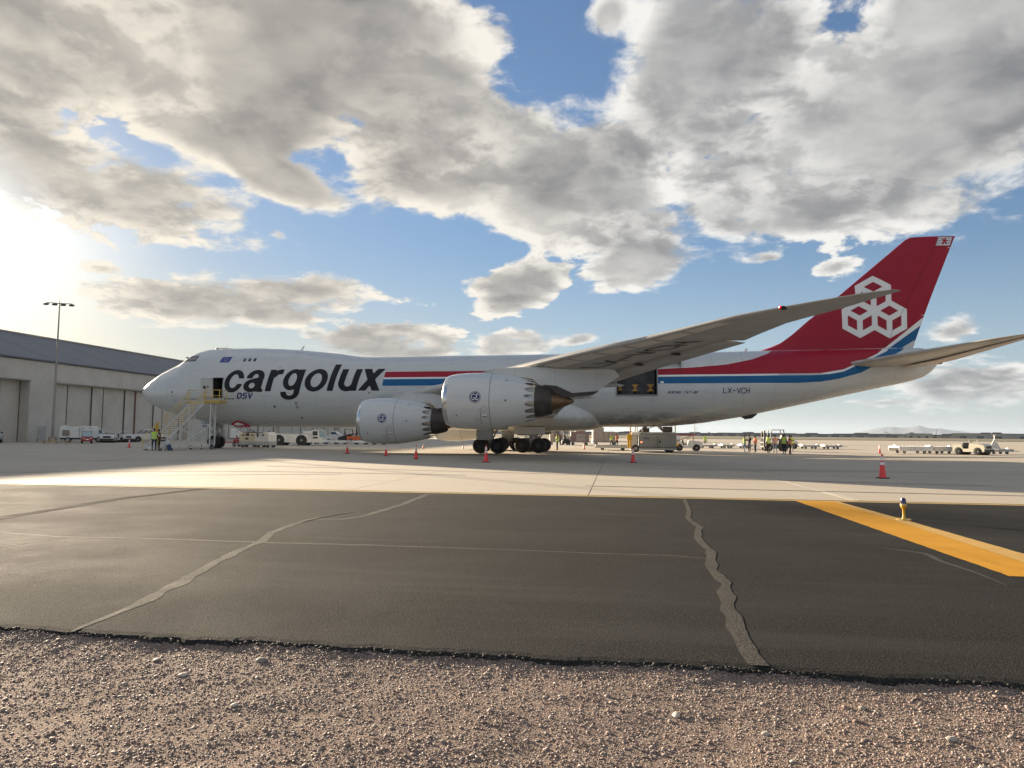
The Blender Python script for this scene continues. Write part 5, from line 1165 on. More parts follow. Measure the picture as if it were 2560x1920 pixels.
part(st, 'guard_rail', m_yrail, lambda m: m.tube([wp(px0, py0, 5.45), wp(px0, py1, 5.45)], .03, 6))
legs = [(8.1, -4.7), (10.2, -4.7), (8.1, -3.9), (10.2, -3.9)]
for (x, y) in legs: part(st, 'support_leg', m_wrail, lambda m: m.bar(wp(x, y, .25), wp(x, y, 4.24), .09))
for u_, v_ in ((2.6, -.74), (2.6, .74)):
    q = sp(u_, v_, 0); part(st, 'support_leg', m_wrail, lambda m: m.bar(q+Vector((0, 0, .25)), sp(u_, v_, RISE*u_/RUN-.1), .08))
for a, b in (((8.1, -4.7, 2.3), (10.2, -4.7, .3)), ((10.2, -4.7, 2.3), (8.1, -4.7, .3)), ((8.1, -4.7, 2.3), (10.2, -4.7, 2.3)), ((8.1, -4.7, 3.3), (8.1, -3.9, 2.3)), ((10.2, -4.7, 4.2), (10.2, -3.9, 2.4)), ((7.65, -7.2, 1.9), (8.1, -4.7, .4)), ((9.1, -7.5, 1.9), (10.2, -4.7, .4)), ((7.65, -7.2, .5), (8.1, -4.7, 2.2)), ((9.1, -7.5, .5), (10.2, -4.7, 2.2))):
    part(st, 'brace', m_wrail, lambda m: m.bar(wp(*a), wp(*b), .055))
for a, b in (((7.2, -9.4, .25), (8.1, -3.9, .25)), ((8.65, -9.7, .25), (10.2, -3.9, .25)), ((8.1, -4.3, .25), (10.2, -4.3, .25)), ((7.2, -9.4, .25), (8.65, -9.7, .25))): part(st, 'base_beam', m_wrail, lambda m: m.bar(wp(*a), wp(*b), .10))
for q in ((7.2, -9.3), (8.65, -9.6), (8.1, -4.3), (10.25, -4.4)): o = pwheel(st, wp(*q, .17), .17, .12); o.rotation_euler = (0, 0, R(65))
for q in ((9.2, -4.35), (10.6, -4.5)): part(st, 'jack', m_blk, lambda m: m.cyl(wp(*q, .02), wp(*q, .42), .05, .04, 8))
# ------------------------------------------------------------------ people
m_skin = [pm('skin tone %d' % i, c, .6) for i, c in enumerate(((.45, .27, .19), (.25, .14, .09), (.11, .06, .04)))]
m_hair = pm('dark hair', (.015, .012, .01), .7)
CLO = dict(white=(.6, .6, .58), navy=(.02, .028, .06), black=(.012, .012, .014), jeans=(.12, .17, .25), maroon=(.09, .02, .025), grey=(.16, .16, .16), yellow=(.48, .72, .03), orange=(.85, .17, .03), pink=(.78, .30, .20), blue=(.05, .07, .16), tan=(.3, .24, .17))
def cloth(c): return pm('cloth '+c, CLO[c], .8, var=.10, vscale=9)
POSE = {'down': (((.25, .02, 1.15), (.27, -.05, .90)), ((.25, .02, 1.15), (.27, -.05, .90))), 'phone': (((.27, .02, 1.17), (.10, -.26, 1.25)), ((.26, .02, 1.16), (.05, -.27, 1.22))), 'hip': (((.40, .05, 1.18), (.22, -.08, 1.02)), ((.25, .02, 1.15), (.27, -.05, .90))), 'fold': (((.27, -.02, 1.17), (-.02, -.20, 1.17)), ((.27, -.02, 1.17), (0, -.22, 1.13))), 'reach': (((.30, -.10, 1.22), (.42, -.32, 1.10)), ((.26, .0, 1.15), (.20, -.22, 1.02))), 'point': (((.36, -.12, 1.32), (.55, -.30, 1.30)), ((.25, .02, 1.15), (.27, -.05, .90)))}
def person(loc, rz, H, pose, shirt, vest, legs_, skin, label, cap=None, stride=.0, group=None):
    root = empty('person', loc, rz, label, 'person', group); k = H/1.75
    V = []; E = []; rad = []
    def v(p, r): V.append(p); rad.append(r if isinstance(r, tuple) else (r, r)); return len(V)-1
    def e(a, b): E.append((a, b)); return b
    pel = v((0, 0, .96), (.155, .115)); sp_ = e(pel, v((0, .005, 1.14), (.145, .105))); ch = e(sp_, v((0, .01, 1.36), (.17, .115))); nb = e(ch, v((0, .01, 1.48), (.075, .07))); nk = e(nb, v((0, -.005, 1.55), (.055, .058))); h1 = e(nk, v((0, -.02, 1.62), (.075, .095))); h2 = e(h1, v((0, -.012, 1.70), (.07, .085)))
    e(h1, v((0, -.115, 1.615), (.014, .018)))                                # nose
    for s, (el_, wr) in zip((-1, 1), POSE[pose]):
        st_ = stride*s
        hp = e(pel, v((s*.10, 0, .86), .088)); kn = e(hp, v((s*.115, -.02-st_*.5, .49), .062)); an = e(kn, v((s*.12, .03-st_, .10), .043)); e(an, v((s*.13, -.13-st_, .045), (.045, .035)))
        sh = e(ch, v((s*.195, .01, 1.42), .062)); elb = e(sh, v((s*el_[0], el_[1], el_[2]), .046)); w_ = e(elb, v((s*wr[0], wr[1], wr[2]), .032))
        d = (Vector((s*wr[0], wr[1], wr[2]))-Vector((s*el_[0], el_[1], el_[2]))).normalized(); b = Vector((s*wr[0], wr[1], wr[2])); side = d.cross(Vector((0, -1, .3))).normalized()
        pm_ = e(w_, v(tuple(b+d*.07), (.034, .020)))
        for q, L in ((-.030, .065), (-.010, .078), (.010, .074), (.030, .058)):
            f1 = e(pm_, v(tuple(b+d*(.09)+side*q), .009)); e(f1, v(tuple(b+d*(.09+L)+side*q*1.1+Vector((0, -.02, -.01))), .008))
        t1 = e(w_, v(tuple(b+d*.05+side*.045*-s), .010)); e(t1, v(tuple(b+d*.095+side*.06*-s), .009))
    me = bpy.data.meshes.new('body_src'); me.from_pydata(V, E, []); o = bpy.data.objects.new('body_src', me); COL.objects.link(o)
    sk = o.modifiers.new('s', 'SKIN'); sk.use_smooth_shade = True; o.modifiers.new('u', 'SUBSURF').levels = 1
    for i, r in enumerate(rad): me.skin_vertices[0].data[i].radius = r
    me.skin_vertices[0].data[0].use_root = True
    dg = bpy.context.evaluated_depsgraph_get(); nm = bpy.data.meshes.new_from_object(o.evaluated_get(dg)); bpy.data.objects.remove(o); bpy.data.meshes.remove(me)
    nm.materials.clear()
    for m_ in (m_skin[skin], cloth(shirt), cloth(legs_), m_blk): nm.materials.append(m_)
    wr0 = [Vector((s*POSE[pose][i][1][0], POSE[pose][i][1][1], POSE[pose][i][1][2])) for i, s in enumerate((-1, 1))]
    for p in nm.polygons:
        c = p.center; hand = min((c-w).length for w in wr0) < .13 and abs(c.x) > -1 and not (c.z > .9 and abs(c.x) < .13 and c.y > -.14)
        p.material_index = 0 if (c.z > 1.505 or hand) else 1 if c.z > .95 else 2 if c.z > .085 else 3
        p.use_smooth = True
    b_ = bpy.data.objects.new('body', nm); COL.objects.link(b_); b_.parent = root; b_.scale = (k, k, k)
    mb = MB(); mb.lathe([(1.625, .0), (1.625, .098), (1.68, .098), (1.735, .075), (1.765, .0)], (0, 0, 0), 'Z', 14, cap=False); mb.v = [(x*.92, y*1.1+.012+(0 if z > 1.63 else 0), z) for x, y, z in mb.v]
    if cap: mb.box((0, -.12, 1.655), (.15, .12, .02))
    mb.v = [(x*k, y*k, z*k) for x, y, z in mb.v]; mb.build('cap' if cap else 'hair', cloth(cap) if cap else m_hair, root, 60)
    if vest:
        mb = MB(); rings = []
        for z, a, b in ((.93, .19, .152), (1.05, .188, .15), (1.2, .19, .146), (1.33, .208, .15), (1.42, .20, .13), (1.475, .13, .09)): rings.append([(a*math.cos(t), b*math.sin(t)+.006, z) for t in np.linspace(0, 2*np.pi, 20, endpoint=False)])
        mb.loft(rings, False, False); mb.v = [(x*k, y*k, z*k) for x, y, z in mb.v]; vo_ = mb.build('vest', pm('hi-vis '+vest, CLO[vest], .6, var=.08), root, 60)
        mb = MB()
        for z in (1.02, 1.20): mb.loft([[(a*math.cos(t), b*math.sin(t)+.006, zz) for t in np.linspace(0, 2*np.pi, 20, endpoint=False)] for zz, a, b in ((z, .196, .156), (z+.05, .196, .156))], False, False)
        mb.v = [(x*k, y*k, z*k) for x, y, z in mb.v]; mb.build('reflective_band', pm('reflective silver', (.6, .6, .58), .3), vo_, 60)
    return root
PEOPLE = [
 ((8.88, -10.72), R(205), 1.86, 'reach', 'white', 'yellow', 'navy', 1, 'person in a bright yellow vest and dark trousers at the foot of the boarding stairs', 'black', .05),
 ((8.60, -9.75), R(160), 1.80, 'down', 'maroon', None, 'black', 1, 'person in dark red clothes standing behind the yellow vest at the stairs', None, .0),
 ((40.92, 8.97), R(-95), 1.74, 'fold', 'black', 'yellow', 'black', 0, 'lone person in a yellow vest standing right of the main gear', None, .03),
 ((46.35, 29.8), R(30), 1.74, 'down', 'black', 'yellow', 'navy', 1, 'person in a yellow vest behind the flat dolly, left of the orange one', None, .02),
 ((47.05, 28.4), R(-20), 1.76, 'fold', 'black', 'orange', 'black', 2, 'person in an orange vest behind the flat dolly', 'maroon', .02),
 ((59.87, 42.15), R(10), 1.72, 'down', 'yellow', 'yellow', 'black', 1, 'distant person in bright yellow top beyond the row of dollies', None, .04),
 ((59.89, 9.89), R(95), 1.72, 'phone', 'black', 'yellow', 'jeans', 1, 'person in a yellow vest and jeans, leftmost of the standing trio', None, .03),
 ((60.40, 10.15), R(-60), 1.82, 'phone', 'black', None, 'black', 2, 'person all in black in the middle of the standing trio', None, .02),
 ((60.85, 9.37), R(-70), 1.66, 'hip', 'orange', 'orange', 'navy', 1, 'person in an orange vest, rightmost of the standing trio', None, .03),
 ((61.93, 8.53), R(60), 1.76, 'down', 'yellow', 'yellow', 'black', 2, 'person in a lime vest and black trousers left of the forklift group', 'black', .04),
 ((62.34, 7.37), R(190), 1.78, 'down', 'tan', 'pink', 'jeans', 0, 'person in a pale orange vest and light jeans seen from behind', None, .04),
 ((62.33, 3.59), R(-40), 1.84, 'hip', 'grey', 'yellow', 'black', 1, 'person in a yellow vest and black trousers with elbow out', 'black', .06),
 ((62.80, 3.35), R(80), 1.74, 'point', 'maroon', 'orange', 'black', 2, 'person in dark top and orange vest at the right end of the group', None, .05),
 ((64.79, 11.34), R(20), 1.72, 'down', 'yellow', 'yellow', 'grey', 1, 'person in a yellow vest half hidden behind the right end of the group', None, .02)]
for (xy, rz, H, pose, sh, ve, le, sk, lb, cap, stv) in PEOPLE: person((*xy, .0), rz, H, pose, sh, ve, le, sk, lb, cap, stv)
bg_ = empty('backpack', (9.35, -9.35, 0), .4, 'dark blue backpack on the ground beside the stairs', 'backpack')
part(bg_, 'bag', cloth('blue'), lambda m: (m.box((0, 0, .26), (.34, .24, .5), (0, R(-18), 0), .08), m.box((.16, -.02, .12), (.25, .3, .22), None, .07)))
part(bg_, 'strap', m_blk, lambda m: m.tube([(-.1, -.1, .5), (.1, -.16, .58), (.2, -.1, .4)], .02, 6))
sk_ = empty('white_sack', (8.95, -8.95, 0), .2, 'slumped white sack standing against the stair frame', 'sack'); part(sk_, 'sack', cloth('white'), lambda m: m.lathe([(0, .18), (.1, .24), (.5, .25), (.8, .18), (.92, .07), (1.0, .10)], (0, 0, 0), 'Z', 12)); part(sk_, 'tie', m_blk, lambda m: m.lathe([(.90, .075), (.94, .075)], (0, 0, 0), 'Z', 12, cap=False))
# ------------------------------------------------------------------ vehicles (forward is local +X)
def tow_tractor(loc, rz, label, L=3.0, W=1.5, body=None, frame=True, guard=False):
    body = body or m_vw; t = empty('tow_tractor', (*loc, 0), rz, label, 'tow tractor'); h = L/2
    part(t, 'chassis', body, lambda m: m.prism([(-h, .30), (h-.12, .30), (h, .40), (h, .62), (h-.05, .98), (h-.30, 1.06), (.10, 1.14), (.02, .60), (-.55, .60), (-.62, 1.02), (-h+.1, 1.02), (-h, .90)], 'XZ', -W/2, W/2), 30)
    part(t, 'grille', m_blk, lambda m: m.box((h-.005, 0, .76), (.05, W*.55, .26), (0, R(4), 0), .01)); part(t, 'bumper', m_blk, lambda m: m.box((h+.02, 0, .44), (.16, W*.98, .22), None, .04))
    for s in (-1, 1): part(t, 'headlight', m_lamp, lambda m: m.cyl((h-.02, s*W*.38, .78), (h+.025, s*W*.38, .78), .085, None, 14))
    part(t, 'seat', m_blk, lambda m: (m.box((-.30, 0, .72), (.45, W*.75, .14), None, .04), m.box((-.52, 0, .98), (.12, W*.75, .44), (0, R(-10), 0), .04)))
    part(t, 'steering_wheel', m_blk, lambda m: (m.tube([(.0+.12*math.cos(a)*.5, -.3+.19*math.sin(a), 1.22+.16*math.cos(a)) for a in np.linspace(0, 2*np.pi, 16, endpoint=False)], .018, 6, closed=True), m.cyl((.1, -.3, 1.1), (0, -.3, 1.22), .02, None, 6)))
    if frame: part(t, 'windscreen_frame', body, lambda m: m.tube([(.12, -W*.46, 1.1), (.0, -W*.46, 1.55), (.0, W*.46, 1.55), (.12, W*.46, 1.1)], .03, 6))
    if guard:
        part(t, 'canopy', m_blk, lambda m: m.box((-.25, 0, 1.98), (1.35, W*.95, .06), None, .02))
        for x in (-.85, .3):
            for s in (-1, 1): part(t, 'canopy_post', body, lambda m: m.bar((x, s*W*.45, .95), (x, s*W*.45, 1.96), .05))
    for x in (-h*.62, h*.58):
        for s in (-1, 1): pwheel(t, (x, s*(W/2-.09), .33), .33, .24)
    for x in (-h*.62, h*.58): part(t, 'wheel_arch', m_blk, lambda m: m.cyl((x, -W/2-.004, .36), (x, W/2+.004, .36), .38, None, 20))
    part(t, 'hitch', m_soot, lambda m: m.box((-h-.08, 0, .42), (.2, .2, .2), None, .03))
    return t
def pickup(loc, rz, label, L=5.6, cat='pickup truck', name='pickup_truck'):
    t = empty(name, (*loc, 0), rz, label, cat); h = L/2; W = 1.95
    part(t, 'body', m_vw, lambda m: m.prism([(-h, .48), (h-.1, .45), (h, .62), (h-.02, .98), (h-.2, 1.10), (h-1.35, 1.20), (h-1.36, 1.16), (-.35, 1.22), (-.36, 1.05), (-h, 1.05)], 'XZ', -W/2, W/2), 30)
    part(t, 'cab', m_vw, lambda m: m.loft([[(-.40, -W*.47, 1.18), (h-1.30, -W*.47, 1.18), (h-1.30, W*.47, 1.18), (-.40, W*.47, 1.18)], [(-.30, -W*.40, 1.80), (h-2.0, -W*.40, 1.80), (h-2.0, W*.40, 1.80), (-.30, W*.40, 1.80)], [(-.2, -W*.36, 1.86), (h-2.1, -W*.36, 1.86), (h-2.1, W*.36, 1.86), (-.2, W*.36, 1.86)]]), 25)
    for s in (-1, 1):
        part(t, 'side_window', m_vglass, lambda m: m.raw([(-.28, s*W*.466, 1.26), (h-1.50, s*W*.466, 1.26), (h-2.06, s*W*.411, 1.74), (-.22, s*W*.411, 1.74)], [(0, 1, 2, 3)]), None)
        part(t, 'headlight', m_lamp, lambda m: m.box((h-.01, s*W*.38, .86), (.08, .34, .18), None, .03)); part(t, 'mirror', m_blk, lambda m: m.box((h-1.55, s*(W/2+.10), 1.28), (.10, .2, .2), None, .03))
        for x in (-h*.60, h*.62): pwheel(t, (x, s*(W/2-.12), .38), .38, .26)
    part(t, 'windscreen', m_vglass, lambda m: m.raw([(h-1.30, -W*.42, 1.25), (h-1.30, W*.42, 1.25), (h-1.93, W*.37, 1.77), (h-1.93, -W*.37, 1.77)], [(0, 1, 2, 3)]), None)
    part(t, 'grille', m_blk, lambda m: m.box((h+.0, 0, .84), (.06, W*.5, .30), None, .02)); part(t, 'bumper', m_galv, lambda m: m.box((h+.04, 0, .52), (.16, W*.96, .22), None, .04)); part(t, 'load_bed', m_blk, lambda m: m.box((-h*.56, 0, 1.052), (h*.84, W*.84, .02)))
    for x in (-h*.60, h*.62): part(t, 'wheel_arch', m_blk, lambda m: m.cyl((x, -W/2-.004, .42), (x, W/2+.004, .42), .45, None, 20))
    return t
def dolly(loc, rz, label, L=3.4, W=2.4, H=.5, mat=None, group='flat cargo dollies on the apron'):
    mat = mat or m_galv; d = empty('cargo_dolly', (*loc, 0), rz, label, 'dolly', group)
    part(d, 'frame', mat, lambda m: (m.bar((-L/2, -W/2, H-.06), (L/2, -W/2, H-.06), .10, .16), m.bar((-L/2, W/2, H-.06), (L/2, W/2, H-.06), .10, .16), m.bar((-L/2, -W/2, H-.06), (-L/2, W/2, H-.06), .10, .16), m.bar((L/2, -W/2, H-.06), (L/2, W/2, H-.06), .10, .16), m.bar((-L/2, 0, H-.12), (L/2, 0, H-.12), .12, .12)))
    part(d, 'side_rail', mat, lambda m: (m.box((0, -W/2-.065, H/2+.14), (L+.1, .03, H-.24)), m.box((0, W/2+.065, H/2+.14), (L+.1, .03, H-.24))))
    for i in range(9): part(d, 'roller', m_galv, lambda m: m.cyl((-L/2+L*(i+.7)/9.4, -W/2+.06, H), (-L/2+L*(i+.7)/9.4, W/2-.06, H), .05, None, 8))
    for x in (-L*.30, L*.30):
        for s in (-1, 1): pwheel(d, (x, s*W*.34, .16), .16, .14)
    part(d, 'tow_bar', mat, lambda m: (m.bar((L/2, -.35, .36), (L/2+1.1, 0, .30), .06), m.bar((L/2, .35, .36), (L/2+1.1, 0, .30), .06), m.tube([(L/2+1.1+.09*math.cos(a), .09*math.sin(a), .30) for a in np.linspace(0, 6.28, 12, endpoint=False)], .02, 6, closed=True)))
    for s in (-1, 1): part(d, 'stop', m_galv, lambda m: m.box((s*(L/2-.06), 0, H+.08), (.06, .4, .12), None, .01))
    return d
def forklift(loc, rz, label, body, scale=1.0, mast=2.3):
    t = empty('forklift', (*loc, 0), rz, label, 'forklift'); t.scale = (scale,)*3
    part(t, 'body', body, lambda m: m.prism([(-1.25, .28), (.85, .22), (.85, .80), (.25, .80), (.2, .62), (-.25, .62), (-.3, 1.05), (-1.15, 1.05), (-1.3, .7)], 'XZ', -.58, .58), 30)
    part(t, 'counterweight', m_blk, lambda m: m.box((-1.22, 0, .62), (.34, 1.14, .72), None, .12))
    for (x, x2) in ((.55, .30), (-1.0, -.85)):
        for s in (-1, 1): part(t, 'guard_post', m_blk, lambda m: m.bar((x, s*.52, .8), (x2, s*.46, 2.1), .07))
    for i in range(7): part(t, 'guard_bar', m_blk, lambda m: m.bar((.30-.19*i, -.46, 2.1), (.30-.19*i, .46, 2.1), .04))
    part(t, 'guard_frame', m_blk, lambda m: (m.bar((.32, -.48, 2.1), (-.88, -.48, 2.1), .06), m.bar((.32, .48, 2.1), (-.88, .48, 2.1), .06)))
    for s in (-1, 1): part(t, 'mast_rail', m_blk, lambda m: m.bar((1.0, s*.36, .12), (1.0, s*.36, mast), .14, .10))
    part(t, 'mast_tie', m_blk, lambda m: (m.bar((1.0, -.36, mast), (1.0, .36, mast), .1), m.bar((1.0, -.36, 1.3), (1.0, .36, 1.3), .08)))
    part(t, 'carriage', m_blk, lambda m: (m.box((1.10, 0, .45), (.06, 1.05, .12)), m.box((1.10, 0, .85), (.06, 1.05, .10))) and [m.bar((1.10, y, .4), (1.10, y, 1.2), .05) for y in (-.5, -.25, 0, .25, .5)])
    for s in (-1, 1): part(t, 'fork', m_soot, lambda m: m.box((1.68, s*.3, .12), (1.15, .13, .045), None, .01))
    part(t, 'seat', m_blk, lambda m: (m.box((-.55, 0, 1.13), (.5, .5, .14), None, .04), m.box((-.80, 0, 1.38), (.12, .5, .45), (0, R(-8), 0), .04)))
    for s in (-1, 1): pwheel(t, (.62, s*.52, .34), .34, .26); pwheel(t, (-.95, s*.5, .27), .27, .2)
    return t
# tractors, trucks and carts by the hangar
tow_tractor((-21.3, 22.7), R(-62), 'white tow tractor facing the camera, left of the pair before the hangar', 2.6, 1.7)
tow_tractor((-21.8, 26.3), R(-20), 'white tow tractor standing side-on, right of the pair before the hangar', 2.3, 1.45)
pickup((-21.2, 31.0), R(-128), 'white pickup truck parked before the hangar behind the stairs')
pickup((-29.8, 13.0), R(-50), 'white pickup truck cut off by the left edge of the picture', 5.2)
def box_truck(loc, rz, label):
    t = empty('ground_support_truck', (*loc, 0), rz, label, 'truck')
    part(t, 'equipment_box', m_vw, lambda m: m.box((-1.45, 0, 1.36), (2.3, 2.1, 1.52), None, .05)); part(t, 'machine_housing', m_vw, lambda m: m.box((.80, 0, 1.40), (2.14, 2.16, 1.62), None, .06))
    part(t, 'intake_grille', pm('tan louvre', (.33, .26, .20), .7), lambda m: m.box((-1.85, -1.055, 1.25), (.85, .04, .8)))
    for i in range(6): part(t, 'louvre', m_rim, lambda m: m.box((-1.85, -1.085, .93+i*.13), (.83, .03, .05), (R(25), 0, 0)))
    part(t, 'cab', m_vw, lambda m: m.loft([[(1.88, -1.0, .5), (2.65, -1.0, .5), (2.65, 1.0, .5), (1.88, 1.0, .5)], [(1.88, -1.0, 1.15), (2.6, -1.0, 1.15), (2.6, 1.0, 1.15), (1.88, 1.0, 1.15)], [(1.88, -.92, 1.85), (2.3, -.92, 1.85), (2.3, .92, 1.85), (1.88, .92, 1.85)]]), 25)
    part(t, 'windscreen', m_vglass, lambda m: m.raw([(2.61, -.85, 1.2), (2.61, .85, 1.2), (2.33, .8, 1.78), (2.33, -.8, 1.78)], [(0, 1, 2, 3)]), None); part(t, 'side_window', m_vglass, lambda m: m.raw([(1.95, -1.005, 1.2), (2.5, -1.005, 1.2), (2.25, -.94, 1.76), (1.95, -.94, 1.76)], [(0, 1, 2, 3)]), None)
    part(t, 'exhaust_stack', m_vw, lambda m: m.box((-2.0, .2, 2.2), (.8, .5, .18), None, .03)); part(t, 'chassis', m_blk, lambda m: m.box((0, 0, .50), (5.0, 1.5, .22)))
    for x in (-1.6, 1.95):
        for s in (-1, 1): pwheel(t, (x, s*.92, .40), .40, .26)
    for x in (-.3, 1.0): part(t, 'hatch', m_galv, lambda m: m.box((x if x > 0 else .1, -1.09, 1.95), (.3, .03, .12)))
    return t
box_truck((-25.0, 22.3), R(38), 'white box-bodied ground support truck before the hangar')
gc = empty('utility_cart', (-18.6, 15.35, 0), R(-48), 'red utility cart with a white roof parked by the hangar truck', 'cart')
part(gc, 'body', m_rred, lambda m: m.prism([(-1.0, .30), (.95, .30), (1.05, .45), (1.0, .78), (.75, .86), (.5, .86), (.45, .42), (-.2, .42), (-.25, .72), (-1.0, .72)], 'XZ', -.58, .58), 30)
part(gc, 'roof', m_vw, lambda m: m.box((-.1, 0, 1.62), (1.6, 1.15, .06), None, .03)); part(gc, 'windscreen', m_bglass, lambda m: m.box((.62, 0, 1.22), (.02, 1.05, .70), (0, R(-12), 0)))
for x in (.66, -.85):
    for s in (-1, 1): part(gc, 'roof_post', m_blk, lambda m: m.bar((x, s*.52, .74), (x-.1, s*.52, 1.6), .035)); pwheel(gc, (.68 if x > 0 else -.66, s*.50, .21), .21, .16)
part(gc, 'seat', m_blk, lambda m: (m.box((-.35, 0, .80), (.45, 1.0, .12), None, .03), m.box((-.6, 0, 1.02), (.1, 1.0, .4), None, .03))); part(gc, 'plate', m_collar, lambda m: m.box((1.06, 0, .52), (.02, .34, .12)))
for s in (-1, 1): part(gc, 'headlight', m_lamp, lambda m: m.box((1.0, s*.38, .66), (.06, .18, .12), None, .02))
tp = empty('timber_skid', (-21.1, 13.25, 0), R(38), 'low stack of pale timber lying on the apron by the hangar', 'timber')
for i in range(4): part(tp, 'plank', m_wood, lambda m: m.box((0, -.45+i*.3, .34), (3.0, .24, .06)))
for x in (-1.2, 0, 1.2): part(tp, 'bearer', m_wood, lambda m: m.box((x, 0, .155), (.14, 1.1, .30)))
ex = empty('wheeled_extinguisher', (-29.6, 20.3, 0), R(-50), 'dark red wheeled fire extinguisher by the light mast', 'extinguisher')
part(ex, 'tank', m_rred, lambda m: m.lathe([(.2, .05), (.24, .2), (.95, .2), (1.08, .12), (1.16, .05)], (0, 0, 0), 'Z', 16)); part(ex, 'frame', m_blk, lambda m: (m.tube([(-.25, -.2, .1), (-.25, -.2, 1.1), (-.25, .2, 1.1), (-.25, .2, .1)], .025, 6), m.bar((-.2, -.32, .22), (-.2, .32, .22), .05)))
for s in (-1, 1): pwheel(ex, (-.2, s*.34, .22), .22, .08)
cb = empty('electrical_cabinet', (-27.9, 18.6, 0), R(-50), 'grey electrical cabinet at the foot of the light mast', 'cabinet'); part(cb, 'housing', m_trim, lambda m: m.box((0, 0, 1.05), (.5, .85, 2.1), None, .03)); part(cb, 'door', m_rim, lambda m: m.box((.26, 0, 1.1), (.03, .72, 1.8), None, .01)); part(cb, 'plinth', m_conc, lambda m: m.box((0, 0, .06), (1.0, 1.4, .12), None, .02))
def mast(loc, rz, label, H, n=4):
    t = empty('light_mast', (*loc, 0), rz, label, 'light mast')
    part(t, 'pole', m_trim, lambda m: m.cyl((0, 0, 0), (0, 0, H), .17, .08, 14)); part(t, 'base', m_conc, lambda m: m.cyl((0, 0, 0), (0, 0, .7), .5, .45, 16))
    part(t, 'crossarm', m_trim, lambda m: m.bar((0, -1.55, H-.1), (0, 1.55, H-.1), .10)); part(t, 'lightning_rod', m_trim, lambda m: m.cyl((0, 0, H), (0, 0, H+.75), .03, .012, 6))
    for i in range(n): part(t, 'floodlight', m_blk, lambda m: m.box((.25, -1.5+3.0*i/(n-1), H-.34), (.55, .55, .22), (0, R(16), 0), .04))
    return t
mast((-27.7, 20.25), R(-62), 'tall floodlight mast against the sunlit sky at left', 18.9); mast((-19.4, 48.0), R(-55), 'floodlight mast whose lamps show above the aircraft hump', 16.0)
# pushback tractor
pb = empty('pushback_tractor', (8.05, 18.9, 0), R(8), 'large white pushback tractor with big black wheels under the nose', 'pushback tractor')
part(pb, 'hull', m_vw, lambda m: m.prism([(-3.3, .38), (1.7, .38), (1.7, 1.38), (-2.7, 1.44), (-3.1, 1.30), (-3.3, .95)], 'XZ', -1.2, 1.2), 30)
part(pb, 'cab', m_vw, lambda m: m.prism([(1.72, .38), (3.0, .38), (3.05, .95), (2.7, 1.0), (2.62, 1.92), (1.72, 1.92)], 'XZ', -1.15, 1.15), 30)
part(pb, 'deck_unit', m_vw, lambda m: m.box((.9, .3, 1.62), (1.2, 1.0, .36), None, .04))
part(pb, 'side_window', m_vglass, lambda m: m.box((2.12, -1.155, 1.52), (.62, .02, .52), None, 0)); part(pb, 'step_recess', m_blk, lambda m: m.box((2.15, -1.155, .98), (.6, .02, .22)))
part(pb, 'windscreen', m_bglass, lambda m: m.box((2.72, -.2, 1.45), (.04, 1.8, .84), (0, R(-5), 0))); part(pb, 'front_frame', m_vw, lambda m: m.tube([(2.75, -1.1, 1.0), (3.35, -1.1, 1.05), (3.35, -1.1, 1.85), (2.65, -1.1, 1.88)], .03, 6)); part(pb, 'front_pane', m_bglass, lambda m: m.box((3.05, -1.1, 1.42), (.6, .015, .78)))
for x in (-2.32, .46):
    part(pb, 'wheel_arch', m_blk, lambda m: m.cyl((x, -1.206, .62), (x, 1.206, .62), .70, None, 28))
    for s in (-1, 1): pwheel(pb, (x, s*1.02, .66), .66, .40, .5)
part(pb, 'bumper', m_vw, lambda m: m.box((3.15, 0, .52), (.3, 2.2, .26), None, .04)); part(pb, 'tow_hitch', m_soot, lambda m: m.box((-3.4, 0, .6), (.25, .4, .3), None, .04))
for s in (-1, 1): part(pb, 'headlight', m_lamp, lambda m: m.cyl((3.03, s*.85, .80), (3.09, s*.85, .80), .09, None, 12))
# ground power carts with cables up to the belly hatch
def power_cart(loc, rz, label, mat, marks):
    t = empty('ground_power_cart', (*loc, 0), rz, label, 'power cart')
    part(t, 'housing', mat, lambda m: m.prism([(-.95, .62), (.92, .62), (.92, 1.42), (.70, 1.62), (-.55, 1.62), (-.85, 1.45), (-.95, 1.05)], 'XZ', -.62, .62), 25)
    part(t, 'chassis', m_galv, lambda m: m.box((0, 0, .42), (2.0, 1.26, .40), None, .04))
    for (x, z, w, h) in marks: part(t, 'panel', m_soot, lambda m: m.box((x, -.63, z), (w, .03, h)))
    part(t, 'exhaust', m_soot, lambda m: m.cyl((.3, .1, 1.6), (.3, .1, 1.78), .06, None, 8)); part(t, 'tow_bar', m_galv, lambda m: m.bar((-1.0, 0, .4), (-1.8, 0, .3), .07))
    for x in (-.62, .66):
        for s in (-1, 1): pwheel(t, (x, s*.45, .22), .22, .18)
    return t
power_cart((8.05, 6.6), R(4), 'cream ground power cart below the red hatch', m_vc, [(-.05, 1.36, .36, .30), (-.12, .92, .34, .22), (-.5, 1.3, .3, .14), (.5, 1.3, .26, .12)])
power_cart((9.95, 6.3), R(-14), 'white ground power cart, right-hand one of the two by the nose gear', m_vw, [(-.55, 1.30, .22, .36), (.2, 1.3, .22, .18)])
